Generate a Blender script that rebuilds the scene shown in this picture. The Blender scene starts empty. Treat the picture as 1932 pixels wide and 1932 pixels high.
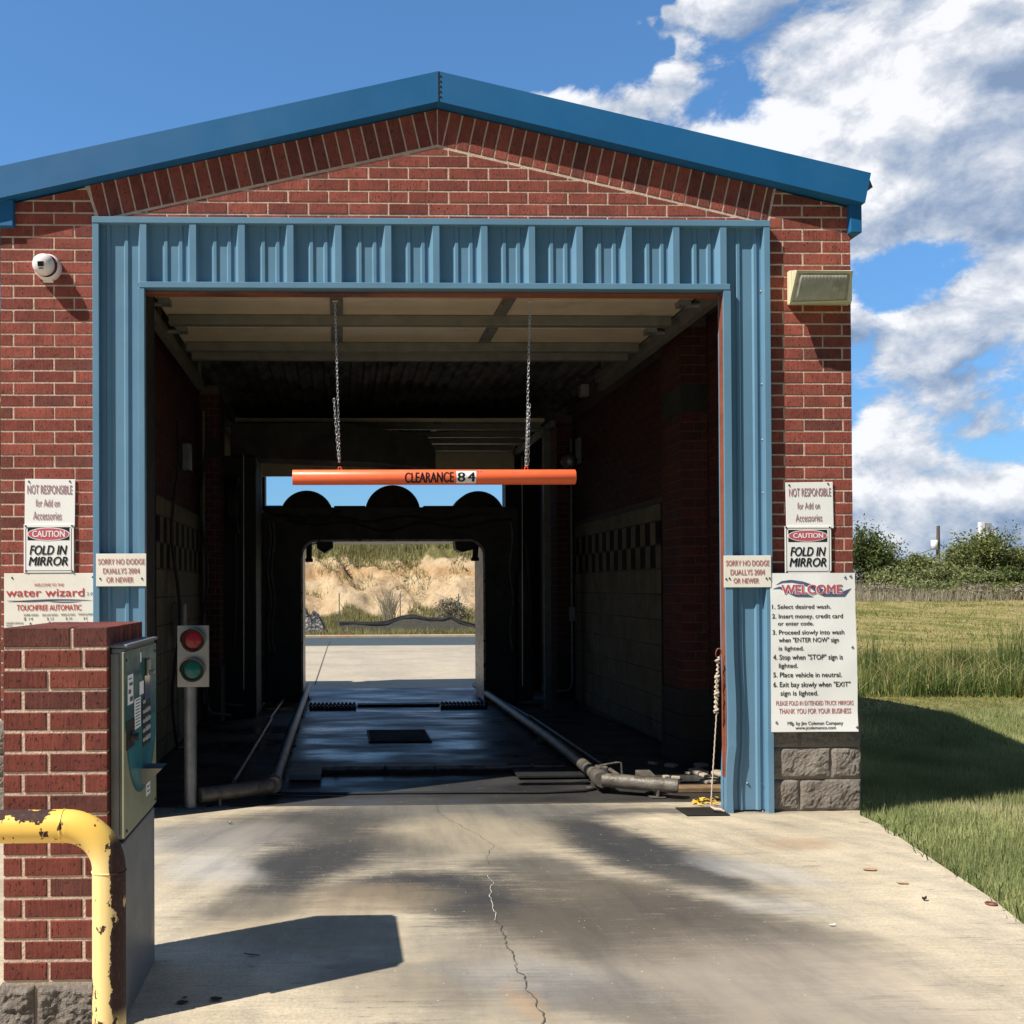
import bpy, bmesh, math, random
import numpy as np
from mathutils import Vector, Matrix, noise
random.seed(7); rng = np.random.default_rng(7)
C = bpy.context.scene.collection
SC = bpy.context.scene
R = math.radians
# ------------------------------------------------------------------ camera
FPX, CX, CY, CAMZ = 1860.0, 695.3, 1092.0, 1.435      # focal length and principal point for a 1932 px wide frame
YAW, PITCH, ROLL = 1.55, 0.5, -0.25
cam_d = bpy.data.cameras.new('camera'); cam = bpy.data.objects.new('camera', cam_d); C.objects.link(cam)
SC.camera = cam
CR = (Matrix.Rotation(R(-YAW), 4, 'Z') @ Matrix.Rotation(R(90 + PITCH), 4, 'X') @ Matrix.Rotation(R(ROLL), 4, 'Z'))
cam.matrix_world = Matrix.Translation((0, 0, CAMZ)) @ CR
cam_d.sensor_width = 36; cam_d.lens = FPX / 1932 * 36
cam_d.shift_x = (966 - CX) / 1932; cam_d.shift_y = (CY - 966) / 1932
cam_d.clip_start = 0.05; cam_d.clip_end = 3000
SC.render.resolution_x = 1024; SC.render.resolution_y = 1024
# ------------------------------------------------------------------ light
SUN = Vector((1.0, 0.51, -1.32)).normalized()
EL = math.asin(-SUN.z); ROT = math.atan2(-SUN.x, -SUN.y)
sd = bpy.data.lights.new('sun', 'SUN'); sd.energy = 5.0; sd.angle = R(0.53); sd.color = (1.0, 0.93, 0.82)
so = bpy.data.objects.new('sun', sd); C.objects.link(so); so.rotation_euler = SUN.to_track_quat('-Z', 'Y').to_euler()
SC.view_settings.view_transform = 'Standard'; SC.view_settings.look = 'None'
SC.view_settings.exposure = 0.55; SC.view_settings.gamma = 1
W = bpy.data.worlds.new("World"); SC.world = W; W.use_nodes = True
W.cycles.sampling_method = 'MANUAL'; W.cycles.sample_map_resolution = 512

class NT:
    def __init__(s, tree): s.t = tree; s.t.nodes.clear()
    def n(s, ty, ins=None, **kw):
        nd = s.t.nodes.new(ty)
        for k, v in kw.items(): setattr(nd, k, v)
        if ins:
            for k, v in ins.items():
                sk = nd.inputs[k]
                if hasattr(v, 'is_output'): s.t.links.new(v, sk)
                elif hasattr(v, 'outputs'): s.t.links.new(v.outputs[0], sk)
                else: sk.default_value = v
        return nd
    def m(s, op, a, b=0.0, c=0.0, clamp=False):
        nd = s.n('ShaderNodeMath', {0: a, 1: b, 2: c}, operation=op); nd.use_clamp = clamp; return nd.outputs[0]
    def vm(s, op, a, b=(0, 0, 0)):
        nd = s.n('ShaderNodeVectorMath', {0: a, 1: b}, operation=op); return nd.outputs[0]
    def mr(s, v, a, b, c=0.0, d=1.0, t='SMOOTHSTEP'):
        return s.n('ShaderNodeMapRange', {0: v, 1: a, 2: b, 3: c, 4: d}, interpolation_type=t).outputs[0]
    def mix(s, f, a, b, bt='MIX'):
        nd = s.n('ShaderNodeMix', data_type='RGBA', blend_type=bt)
        for i, v in ((0, f), (6, a), (7, b)):
            if hasattr(v, 'is_output'): s.t.links.new(v, nd.inputs[i])
            else: nd.inputs[i].default_value = (v if i == 0 else (*v, 1) if len(v) == 3 else v)
        return nd.outputs[2]
    def noi(s, vec, scale, det=4, rough=.5, dist=0.0, dim='3D'):
        return s.n('ShaderNodeTexNoise', {'Vector': vec, 'Scale': scale, 'Detail': det, 'Roughness': rough, 'Distortion': dist}, noise_dimensions=dim).outputs[0]
    def ramp(s, f, stops):
        nd = s.n('ShaderNodeValToRGB', {0: f}); cr = nd.color_ramp
        while len(cr.elements) < len(stops): cr.elements.new(0.5)
        for e, (p, c) in zip(cr.elements, stops): e.position = p; e.color = (*c, 1)
        return nd.outputs[0]
    def mapv(s, vec, sc=(1, 1, 1), loc=(0, 0, 0), rot=(0, 0, 0)):
        return s.n('ShaderNodeMapping', {'Vector': vec, 'Scale': sc, 'Location': loc, 'Rotation': rot}).outputs[0]

# sky: Nishita atmosphere with procedural cumulus far away
w = NT(W.node_tree)
sky = w.n('ShaderNodeTexSky', sky_type='NISHITA'); sky.sun_disc = False
sky.sun_elevation = EL; sky.sun_rotation = ROT; sky.altitude = 0; sky.air_density = 1.0; sky.dust_density = 0.35; sky.ozone_density = 2.5
dirv = w.n('ShaderNodeTexCoord').outputs['Generated']
sp = w.n('ShaderNodeSeparateXYZ', {0: dirv})
az = w.m('ARCTAN2', sp.outputs[0], sp.outputs[1]); el = w.m('ARCSINE', sp.outputs[2])
front = w.mr(sp.outputs[1], -0.2, 0.2)
def dens(off, dt=9, vor=True):
    v = w.vm('ADD', dirv, off); v = w.mapv(v, (1, 1, 1.5))
    wv = w.n('ShaderNodeTexNoise', {'Vector': v, 'Scale': 7.0, 'Detail': 2, 'Roughness': .6}).outputs['Color']
    v2 = w.vm('ADD', v, w.vm('MULTIPLY', w.vm('SUBTRACT', wv, (.5, .5, .5)), (.06, .06, .06)))
    a = w.noi(v2, 3.6, dt, .62, .0)
    vo = w.n('ShaderNodeTexVoronoi', {'Vector': v2, 'Scale': 11.0}, feature='F1').outputs['Distance']
    b = w.noi(v, 1.7, 1, .5, .0)
    d = w.m('ADD', w.m('MULTIPLY', a, .64), w.m('MULTIPLY', b, .34))
    return w.m('ADD', d, w.m('MULTIPLY', w.m('SUBTRACT', .40, vo), .13))
O = (2.2, 5.1, 1.3)
d0 = dens(O); d1 = dens((O[0]-.012, O[1], O[2]+.016)); d2 = dens((O[0]-.05, O[1], O[2]+.065), 4)
topl = w.m('ADD', w.m('ADD', .478, w.m('MULTIPLY', w.m('MAXIMUM', w.m('SUBTRACT', az, .20), 0.0), .22)), w.mr(w.m('ADD', az, w.m('MULTIPLY', w.m('SUBTRACT', w.noi(dirv, 9.0, 4, .6), .5), .25)), .30, .56, 0, .42))
edge = w.m('MINIMUM', w.m('SUBTRACT', az, .175), w.m('SUBTRACT', topl, el))
bias = w.mr(edge, -.07, .06, -.24, .14, 'LINEAR')
low = w.m('ADD', w.mr(el, .0, .12, .03, .0), w.mr(el, .16, .34, -.045, .0))
hole = w.m('MULTIPLY', w.mr(w.n('ShaderNodeVectorMath', {0: w.vm('MULTIPLY', w.vm('SUBTRACT', w.n('ShaderNodeCombineXYZ', {0: az, 1: el, 2: 0.0}), (.52, .27, 0)), (1/.05, 1/.035, 0))}, operation='LENGTH').outputs['Value'], .3, 1.6, -.10, .0), 1.0)
# a few wisps in the clear part, on the left
puff = 0.0
for (pa_, pe_, ra_, re_) in ((-.185, .468, .022, .007), (-.145, .462, .020, .006), (.30, .565, .03, .012), (.0, .095, .07, .05), (-.34, .10, .05, .06)):
    L_ = w.n('ShaderNodeVectorMath', {0: w.vm('MULTIPLY', w.vm('SUBTRACT', w.n('ShaderNodeCombineXYZ', {0: az, 1: el, 2: 0.0}), (pa_, pe_, 0)), (1/ra_, 1/re_, 0))}, operation='LENGTH').outputs['Value']
    puff = w.m('ADD', puff, w.mr(L_, 1.6, .0, 0, .17))
bb = w.m('ADD', w.m('ADD', w.m('ADD', bias, low), hole), puff)
D0 = w.m('ADD', d0, bb)
cov = w.mr(D0, .500, .545)
thick = w.mr(D0, .52, .70)
l1 = w.m('ADD', w.m('MULTIPLY', w.m('SUBTRACT', d0, d1), 11.0), w.m('MULTIPLY', w.m('SUBTRACT', d0, d2), 4.6))
lit = w.m('ADD', w.m('SUBTRACT', .84, w.m('MULTIPLY', thick, .50)), l1)
lit = w.m('ADD', lit, w.mr(el, .03, .45, -.26, .12, 'LINEAR'))
lit = w.mr(lit, -.12, 1.22, 0, 1, 'LINEAR')
ccol = w.ramp(lit, [(0, (.27, .37, .54)), (.30, (.42, .51, .66)), (.55, (.62, .68, .77)), (.78, (.84, .86, .90)), (1, (1.08, 1.08, 1.08))])
ccol = w.mix(1.0, ccol, (8.9, 9.0, 9.3), 'MULTIPLY')
STR = 0.070
skyc = sky.outputs[0]
skyc = w.mix(1.0, skyc, (1.00, 1.53, 1.84), 'MULTIPLY')
skyc = w.mix(1.0, skyc, w.ramp(w.m('MULTIPLY', el, 1.6), [(0, (.48, .50, .60)), (.12, (.58, .60, .68)), (.5, (.92, .92, .95)), (1, (1, 1, 1))]), 'MULTIPLY')
col = w.mix(w.m('MULTIPLY', cov, w.m('MULTIPLY', .97, front)), skyc, ccol)
col = w.mix(w.mr(sp.outputs[1], -.35, .25), w.mix(1.0, skyc, (.26, .26, .28), 'MULTIPLY'), col)  # unseen sky behind the camera dimmed to lower the fill light
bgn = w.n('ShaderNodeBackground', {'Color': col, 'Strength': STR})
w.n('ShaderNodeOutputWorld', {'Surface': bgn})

# ------------------------------------------------------------------ helpers
def ray(dx, dy):
    return (CR @ Vector(((dx - CX) / FPX, -(dy - CY) / FPX, -1.0)).to_4d().xyz.to_4d()).xyz
def _ray(dx, dy): return CR.to_3x3() @ Vector(((dx - CX) / FPX, -(dy - CY) / FPX, -1.0))
def P(dx, dy, Y):                       # measured point on the plane Y = const
    r = _ray(dx, dy); t = Y / r.y; return Vector((r.x * t, Y, CAMZ + r.z * t))
def G(dx, dy, z=0.0):
    r = _ray(dx, dy); t = (z - CAMZ) / r.z; return Vector((r.x * t, r.y * t, z))
def SX(dx, dy, X):
    r = _ray(dx, dy); t = X / r.x; return Vector((X, r.y * t, CAMZ + r.z * t))
def ss(x, a=0.0, b=1.0):
    t = min(1, max(0, (x - a) / (b - a))); return t * t * (3 - 2 * t)

class MB:
    def __init__(s): s.v = []; s.f = []; s.m = []; s.r = []; s.sm = []; s.T = None
    def add(s, vs, fs, mi=0, rnd=None, smooth=False):
        o = len(s.v); rnd = random.random() if rnd is None else rnd
        for p in vs:
            p = Vector(p); s.v.append(tuple(s.T @ p) if s.T else tuple(p))
        for f in fs: s.f.append([i + o for i in f]); s.m.append(mi); s.r.append(rnd); s.sm.append(smooth)
    def box(s, x0, x1, y0, y1, z0, z1, mi=0, rnd=None, M=None, b=0.0):
        if x0 > x1: x0, x1 = x1, x0
        if y0 > y1: y0, y1 = y1, y0
        if z0 > z1: z0, z1 = z1, z0
        if b > 0:
            b = min(b, (x1-x0)/2.01, (y1-y0)/2.01, (z1-z0)/2.01)
            bm = bmesh.new(); bmesh.ops.create_cube(bm, size=1)
            for q in bm.verts: q.co = Vector(((x0+x1)/2 + q.co.x*(x1-x0), (y0+y1)/2 + q.co.y*(y1-y0), (z0+z1)/2 + q.co.z*(z1-z0)))
            bmesh.ops.bevel(bm, geom=bm.edges[:], offset=b, segments=2, affect='EDGES', profile=.5)
            vs = [q.co.copy() for q in bm.verts]; bm.verts.index_update(); fs = [[q.index for q in f.verts] for f in bm.faces]; bm.free()
            if M: vs = [M @ q for q in vs]
            s.add(vs, fs, mi, rnd); return
        vs = [Vector(q) for q in ((x0,y0,z0),(x1,y0,z0),(x1,y1,z0),(x0,y1,z0),(x0,y0,z1),(x1,y0,z1),(x1,y1,z1),(x0,y1,z1))]
        if M: vs = [M @ q for q in vs]
        s.add(vs, [(0,3,2,1),(4,5,6,7),(0,1,5,4),(1,2,6,5),(2,3,7,6),(3,0,4,7)], mi, rnd)
    def tube(s, pts, r, n=12, mi=0, rnd=None, cap=True, closed=False, smooth=True):
        pts = [Vector(p) for p in pts]; N = len(pts); rs = r if isinstance(r, (list, tuple)) else [r]*N
        vs = []; fs = []; prev = None
        for i, p in enumerate(pts):
            if closed: t = pts[(i+1) % N] - pts[i-1]
            else: t = pts[min(i+1, N-1)] - pts[max(i-1, 0)]
            t.normalize()
            if prev is None:
                up = Vector((0,0,1)) if abs(t.z) < .9 else Vector((1,0,0)); a = t.cross(up).normalized()
            else: a = (prev - t*prev.dot(t)).normalized()
            prev = a; b = t.cross(a)
            for k in range(n):
                th = 2*math.pi*k/n; vs.append(p + (a*math.cos(th) + b*math.sin(th))*rs[i])
        M_ = N if closed else N-1
        for i in range(M_):
            for k in range(n):
                j = (i+1) % N; fs.append((i*n+k, i*n+(k+1) % n, j*n+(k+1) % n, j*n+k))
        s.add(vs, fs, mi, rnd, smooth)
        if cap and not closed:
            s.add(vs[:n], [list(range(n))[::-1]], mi, rnd); s.add(vs[-n:], [list(range(n))], mi, rnd)
    def lathe(s, prof, axis_o, axis, n=32, mi=0, rnd=None, smooth=True):   # prof: (dist along axis, radius)
        ax = Vector(axis).normalized(); o = Vector(axis_o); up = Vector((0,0,1)) if abs(ax.z) < .9 else Vector((1,0,0))
        a = ax.cross(up).normalized(); b = ax.cross(a); vs = []; fs = []
        for d, r in prof:
            for k in range(n):
                th = 2*math.pi*k/n; vs.append(o + ax*d + (a*math.cos(th)+b*math.sin(th))*max(r, 1e-5))
        for i in range(len(prof)-1):
            for k in range(n): fs.append((i*n+k, i*n+(k+1) % n, (i+1)*n+(k+1) % n, (i+1)*n+k))
        s.add(vs, fs, mi, rnd, smooth)
    def prism(s, poly, y0, y1, mi=0, rnd=None, bev=0.0):      # poly: [(x,z)], front face at y0 (towards -Y)
        n = len(poly); 
        if bev > 0:
            ins = inset(poly, bev)
            if ins is None or area2(ins) <= 0: s.prism(poly, y0, y1, mi, rnd, 0.0); return
            vs = [(x, y0, z) for x, z in ins] + [(x, y0 + bev*.8, z) for x, z in poly] + [(x, y1, z) for x, z in poly]
            fs = [list(range(n))] + [(i, i+n, (i+1) % n + n, (i+1) % n) for i in range(n)] + [(i+n, i+2*n, (i+1) % n + 2*n, (i+1) % n + n) for i in range(n)]
        else:
            vs = [(x, y0, z) for x, z in poly] + [(x, y1, z) for x, z in poly]
            fs = [list(range(n)), list(range(n, 2*n))[::-1]] + [(i, i+n, (i+1) % n + n, (i+1) % n) for i in range(n)]
        s.add(vs, fs, mi, rnd)
    def build(s, name, mats, parent=None, fixn=True, loc=None):
        me = bpy.data.meshes.new(name); me.from_pydata(s.v, [], s.f)
        for mt in (mats if isinstance(mats, (list, tuple)) else [mats]): me.materials.append(mt)
        me.polygons.foreach_set('material_index', s.m); me.polygons.foreach_set('use_smooth', s.sm)
        if fixn:
            bm = bmesh.new(); bm.from_mesh(me); bmesh.ops.recalc_face_normals(bm, faces=bm.faces[:]); bm.to_mesh(me); bm.free()
        at = me.attributes.new('rnd', 'FLOAT', 'FACE'); at.data.foreach_set('value', s.r)
        o = bpy.data.objects.new(name, me); C.objects.link(o)
        if parent: o.parent = parent; o.matrix_parent_inverse = Matrix.Translation(-parent.location) if parent.type == 'EMPTY' else Matrix.Identity(4)
        if loc is not None: o.location = loc
        return o
def area2(p): return sum(p[i][0]*p[(i+1) % len(p)][1] - p[(i+1) % len(p)][0]*p[i][1] for i in range(len(p)))
def inset(poly, d):
    if area2(poly) < 0: poly = poly[::-1]
    n = len(poly); out = []
    for i in range(n):
        p0, p1, p2 = Vector(poly[i-1]), Vector(poly[i]), Vector(poly[(i+1) % n])
        e1 = (p1-p0); e2 = (p2-p1)
        if e1.length < 1e-6 or e2.length < 1e-6: return None
        n1 = Vector((-e1.y, e1.x)).normalized(); n2 = Vector((-e2.y, e2.x)).normalized()
        b = n1+n2
        if b.length < .3: return None
        b = b / max(.35, b.dot(n1)); out.append(tuple(p1 + b*d))
    return out
def clip(poly, cl):                      # convex clip, cl counter-clockwise
    if area2(cl) < 0: cl = cl[::-1]
    for i in range(len(cl)):
        a = cl[i]; b = cl[(i+1) % len(cl)]; res = []
        f = lambda p: (b[0]-a[0])*(p[1]-a[1]) - (b[1]-a[1])*(p[0]-a[0])
        for j in range(len(poly)):
            p = poly[j]; q = poly[(j+1) % len(poly)]; fp, fq = f(p), f(q)
            if fp >= 0: res.append(p)
            if (fp >= 0) != (fq >= 0):
                t = fp/(fp-fq); res.append((p[0]+t*(q[0]-p[0]), p[1]+t*(q[1]-p[1])))
        poly = res
        if len(poly) < 3: return None
    out = []
    for p in poly:
        if not out or (abs(p[0]-out[-1][0]) + abs(p[1]-out[-1][1])) > .002: out.append(p)
    if len(out) > 2 and abs(out[0][0]-out[-1][0]) + abs(out[0][1]-out[-1][1]) <= .002: out.pop()
    return out if len(out) >= 3 and abs(area2(out)) > .00012 else None
def tag(o, label=None, cat=None, group=None, kind=None):
    for k, v in (('label', label), ('category', cat), ('group', group), ('kind', kind)):
        if v: o[k] = v
    return o
def thing(name, label, cat, loc=(0, 0, 0), group=None):
    o = bpy.data.objects.new(name, None); C.objects.link(o); o.location = loc; o.empty_display_size = .1
    return tag(o, label, cat, group)
def fastmesh(name, verts, faces_n, mats, rnd=None, parent=None, smooth=False):   # verts (N,3), equal-size faces
    k = faces_n; nf = len(verts)//k
    me = bpy.data.meshes.new(name); me.vertices.add(len(verts)); me.vertices.foreach_set('co', np.asarray(verts, dtype=np.float32).ravel())
    me.loops.add(nf*k); me.loops.foreach_set('vertex_index', np.arange(nf*k, dtype=np.int32))
    me.polygons.add(nf); me.polygons.foreach_set('loop_start', np.arange(nf, dtype=np.int32)*k)
    me.update(calc_edges=True)
    for mt in (mats if isinstance(mats, (list, tuple)) else [mats]): me.materials.append(mt)
    at = me.attributes.new('rnd', 'FLOAT', 'FACE'); at.data.foreach_set('value', (rng.random(nf) if rnd is None else rnd).astype(np.float32))
    o = bpy.data.objects.new(name, me); C.objects.link(o)
    if parent: o.parent = parent; o.matrix_parent_inverse = Matrix.Translation(-parent.location)
    return o
# text -> mesh boxes
TXT = []
def glyphs(s, bold=0.0):
    cu = bpy.data.curves.new('lettering', 'FONT'); cu.body = s; cu.size = 1; cu.offset = bold; cu.extrude = 0; cu.resolution_u = 4
    ob = bpy.data.objects.new('lettering', cu); C.objects.link(ob); dg = bpy.context.evaluated_depsgraph_get(); dg.update()
    me = bpy.data.meshes.new_from_object(ob.evaluated_get(dg)); vs = [v.co.copy() for v in me.vertices]; fs = [list(p.vertices) for p in me.polygons]
    bpy.data.objects.remove(ob); bpy.data.curves.remove(cu); bpy.data.meshes.remove(me)
    return vs, fs
CAPH = max(v.y for v in glyphs('H')[0])
def text(mb, s, x0, x1, z0, z1, y, mi=0, bold=0.0, shear=0.0, xh=None, fn=None):
    """lettering fitted to a measured box; weight comes from three closely stacked copies"""
    vs, fs = glyphs(s, 0.0)
    vs = [Vector((v.x + shear*v.y, v.y, 0)) for v in vs]
    a = min(v.x for v in vs); b = max(v.x for v in vs)
    kx = (x1-x0)/(b-a+2*bold); kz = (z1-z0)/(xh or CAPH)
    for i, (ox, oz) in enumerate(((0, 0), (bold*2, 0), (bold, bold*.35), (bold, -bold*.35)) if bold else ((0, 0),)):
        out = [(x0 + (v.x-a+ox)*kx, y - .00012*i, z0 + (v.y+oz)*kz) for v in vs]
        if fn: out = [fn(p) for p in out]; out = [(p[0], p[1]-.00012*i, p[2]) for p in out]
        mb.add(out, fs, mi)
# ------------------------------------------------------------------ materials
def mat(name, col, rough=.6, metal=0.0, var=.0, vs=6.0, bump=0.0, bs=40.0, spec=.5, col2=None, c2=(.55, .7), c2s=3.0, alpha=None, rv=0.0, trans=None):
    m = bpy.data.materials.new(name); m.use_nodes = True; t = NT(m.node_tree)
    co = t.n('ShaderNodeTexCoord').outputs['Object']
    base = t.mix(0.0, col, col)
    if var: base = t.mix(1.0, base, t.ramp(t.noi(co, vs, 6, .6), [(.25, (1-var,)*3), (.75, (1+var,)*3)]), 'MULTIPLY')
    if col2: base = t.mix(t.mr(t.noi(co, c2s, 8, .62), *c2), base, col2)
    if rv:
        at = t.n('ShaderNodeAttribute', attribute_name='rnd'); base = t.mix(1.0, base, t.ramp(at.outputs['Fac'], [(0, (1-rv,)*3), (1, (1+rv,)*3)]), 'MULTIPLY')
    ins = {'Base Color': base, 'Roughness': rough, 'Metallic': metal, 'Specular IOR Level': spec}
    if rough > .15 and var: ins['Roughness'] = t.mr(t.noi(co, vs*2.3, 5, .6), .2, .8, max(.05, rough-.12), min(1, rough+.12), 'LINEAR')
    p = t.n('ShaderNodeBsdfPrincipled', ins)
    if trans: p.inputs['Transmission Weight'].default_value = trans
    if bump:
        b = t.n('ShaderNodeBump', {'Height': t.noi(co, bs, 6, .6), 'Strength': bump, 'Distance': .01}); t.t.links.new(b.outputs[0], p.inputs['Normal'])
    t.n('ShaderNodeOutputMaterial', {'Surface': p}); return m
def brick_mat(name, a, b, dark=1.0):
    m = bpy.data.materials.new(name); m.use_nodes = True; t = NT(m.node_tree)
    co = t.n('ShaderNodeTexCoord').outputs['Object']; at = t.n('ShaderNodeAttribute', attribute_name='rnd').outputs['Fac']
    off = t.n('ShaderNodeCombineXYZ', {0: t.m('MULTIPLY', at, 17.0), 2: t.m('MULTIPLY', at, 9.0)}).outputs[0]
    c = t.vm('ADD', co, off)
    base = t.mix(t.mr(at, 0, 1, 0, 1, 'LINEAR'), a, b)
    base = t.mix(t.mr(at, .86, .92), base, tuple(x*.50+.014 for x in a))
    soot = t.mr(t.noi(t.mapv(co, (1, 1, .35)), 1.6, 7, .65), .50, .75); base = t.mix(t.m('MULTIPLY', soot, .45), base, tuple(x*.42 for x in b))
    st = t.noi(t.mapv(c, (90, 90, 9)), 1.0, 4, .6)
    base = t.mix(1.0, base, t.ramp(st, [(.3, (.86,)*3), (.7, (1.10,)*3)]), 'MULTIPLY')
    base = t.mix(1.0, base, t.ramp(t.noi(c, 11, 6, .7), [(.3, (.72, .74, .78)), (.7, (1.22, 1.2, 1.18))]), 'MULTIPLY')
    pit = t.m('MAXIMUM', t.mr(t.noi(t.mapv(c, (110, 110, 55)), 1.0, 2, .5), .62, .68), t.mr(t.noi(t.mapv(c, (260, 260, 40)), 1.0, 3, .6), .64, .70))
    base = t.mix(t.m('MULTIPLY', pit, .75), base, (.035*dark, .012*dark, .010*dark))
    eff = t.mr(t.noi(co, 3.2, 8, .65), .63, .78)
    base = t.mix(t.m('MULTIPLY', eff, .30), base, (.42*dark, .34*dark, .32*dark))
    h = t.m('SUBTRACT', t.m('ADD', st, t.m('MULTIPLY', t.noi(c, 60, 5, .6), .6)), t.m('MULTIPLY', pit, .9))
    b_ = t.n('ShaderNodeBump', {'Height': h, 'Strength': .55, 'Distance': .004})
    p = t.n('ShaderNodeBsdfPrincipled', {'Base Color': base, 'Roughness': .88, 'Normal': b_, 'Specular IOR Level': .3}); t.n('ShaderNodeOutputMaterial', {'Surface': p}); return m
M = {}
M['brick'] = brick_mat('brick', (.335, .090, .064), (.190, .050, .038))
M['mortar'] = mat('mortar', (.62, .47, .37), .95, var=.25, vs=18, bump=.6, bs=120)
M['kbrick'] = brick_mat('kiosk brick', (.225, .060, .042), (.130, .035, .027))
M['block'] = mat('split face block', (.235, .205, .175), .95, var=.35, vs=60, bump=1.0, bs=220, rv=.08)
M['bmortar'] = mat('block mortar', (.42, .34, .26), .95, var=.2, vs=20, bump=.4, bs=90)
M['panel'] = mat('blue painted steel panel', (.125, .255, .375), .42, var=.10, vs=1.8, bump=.25, bs=2.2, col2=(.155, .285, .39), c2=(.55, .8), c2s=2.0)
M['fascia'] = mat('deep blue fascia', (.010, .120, .300), .5, var=.12, vs=1.0, bump=.3, bs=1.6, col2=(.03, .15, .31), c2=(.5, .8), c2s=1.2)
M['redoxide'] = mat('red oxide steel', (.26, .080, .045), .55, var=.15, vs=9, col2=(.11, .035, .028), c2=(.52, .66), c2s=1.3)
M['intbrick'] = brick_mat('interior brick', (.105, .032, .025), (.070, .024, .019), .2)  # bay masonry and tile: base colours lowered to imitate shade
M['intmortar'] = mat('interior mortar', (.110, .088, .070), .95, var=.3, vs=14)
M['intblock'] = mat('grimy shaded block', (.026, .024, .020), .9, var=.4, vs=5, bump=.4, bs=60, rv=.06)  # far darker than the outside block: shade put into the colour, over grime
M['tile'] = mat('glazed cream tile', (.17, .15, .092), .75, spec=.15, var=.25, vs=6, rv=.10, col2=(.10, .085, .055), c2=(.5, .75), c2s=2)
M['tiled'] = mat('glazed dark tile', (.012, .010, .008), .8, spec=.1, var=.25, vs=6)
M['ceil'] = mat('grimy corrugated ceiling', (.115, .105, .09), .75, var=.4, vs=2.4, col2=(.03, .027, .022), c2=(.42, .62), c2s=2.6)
M['doorp'] = mat('cream door panel', (.60, .52, .39), .5, var=.12, vs=4, col2=(.40, .32, .21), c2=(.55, .8), c2s=3)
M['galv'] = mat('galvanised steel', (.24, .245, .25), .45, .5, var=.3, vs=10)
M['galvd'] = mat('dull galvanised strut', (.17, .165, .15), .6, .2, var=.25, vs=8)
M['dark'] = mat('black grime and shade', (.012, .011, .010), .7, var=.5, vs=5, bump=.3, bs=25)  # black fittings, and shade painted on the jamb return and rear wall
M['machine'] = mat('grimy shaded wash machine', (.040, .034, .028), .6, .1, var=.7, vs=4, bump=.5, bs=16, col2=(.10, .07, .045), c2=(.62, .75), c2s=5)  # base colour kept low to imitate the bay's shade, with rusty spots
M['lip'] = mat('stainless lip', (.26, .24, .22), .4, .5, var=.4, vs=12, col2=(.06, .05, .04), c2=(.55, .62), c2s=9)
M['ss'] = mat('brushed stainless', (.30, .30, .29), .36, .85, var=.12, vs=5)
M['ssd'] = mat('matt stainless cabinet', (.20, .215, .225), .48, .45, var=.12, vs=3)
M['pipe'] = mat('worn guide pipe', (.15, .135, .115), .5, .35, var=.4, vs=14, col2=(.07, .055, .04), c2=(.5, .65), c2s=8, bump=.5, bs=50)
M['rub'] = mat('black rubber', (.015, .015, .016), .6, var=.3, vs=12)
M['white'] = mat('white sign face', (.90, .90, .88), .45, var=.03, vs=4)
M['cream'] = mat('weathered sign face', (.84, .81, .72), .55, var=.08, vs=5, col2=(.42, .36, .26), c2=(.66, .8), c2s=6)
M['red'] = mat('sign red', (.52, .06, .07), .5); M['fred'] = mat('faded red lettering', (.50, .20, .20), .6, var=.25, vs=40)
M['mauve'] = mat('faded mauve lettering', (.40, .22, .25), .6, var=.35, vs=40)
M['pinkr'] = mat('caution red', (.56, .10, .14), .5); M['blk'] = mat('black ink', (.012, .012, .014), .45)
M['navy'] = mat('navy swoosh', (.09, .11, .20), .5, var=.3, vs=30); M['grey'] = mat('grey ink', (.10, .10, .11), .6)
M['wwhite'] = mat('white letter', (.85, .85, .85), .5)
M['orange'] = mat('orange tube', (.92, .155, .055), .42, var=.06, vs=8, col2=(.98, .24, .12), c2=(.6, .8), c2s=6)
M['chain'] = mat('zinc chain', (.60, .60, .60), .35, .8)
M['fix'] = mat('khaki light housing', (.68, .63, .42), .5, var=.1, vs=12, rv=.03)
M['lens'] = mat('ribbed lens', (.44, .42, .37), .25, var=.25, vs=7, col2=(.30, .27, .21), c2=(.5, .7), c2s=6)
M['cam'] = mat('white camera plastic', (.88, .80, .80), .35); M['glossblk'] = mat('glossy black', (.01, .01, .012), .1)
M['lred'] = mat('unlit red lens', (.30, .006, .012), .25); M['lgrn'] = mat('unlit green lens', (.0, .13, .10), .25)
M['conc2'] = mat('plain concrete', (.36, .32, .26), .9, var=.15, vs=5, bump=.3, bs=60)
M['rope'] = mat('dirty rope', (.50, .42, .34), .95, var=.3, vs=60)
M['soil'] = mat('soil', (.10, .07, .045), 1.0, var=.5, vs=8)
M['bark'] = mat('bark', (.10, .08, .06), .95, var=.4, vs=8)
M['teal'] = mat('teal swirl', (.015, .15, .18), .35, var=.35, vs=9); M['dteal'] = mat('dark teal face', (.012, .085, .09), .35, var=.5, vs=9, col2=(.10, .11, .07), c2=(.56, .66), c2s=9)
M['pgrn'] = mat('pale green face', (.26, .27, .17), .4, var=.1, vs=6); M['btn'] = mat('button', (.42, .44, .42), .4, .2)
M['black_fabric'] = mat('black silt fabric', (.035, .036, .042), .8, var=.5, vs=9)
M['farwhite'] = mat('far white wall', (.72, .74, .76), .7); M['fargrey'] = mat('far grey', (.30, .33, .38), .7)
M['cbeam'] = mat('tan canopy beam', (.30, .23, .15), .8, var=.2, vs=4); M['bblue'] = mat('bright blue fascia', (.02, .22, .62), .4)
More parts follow.
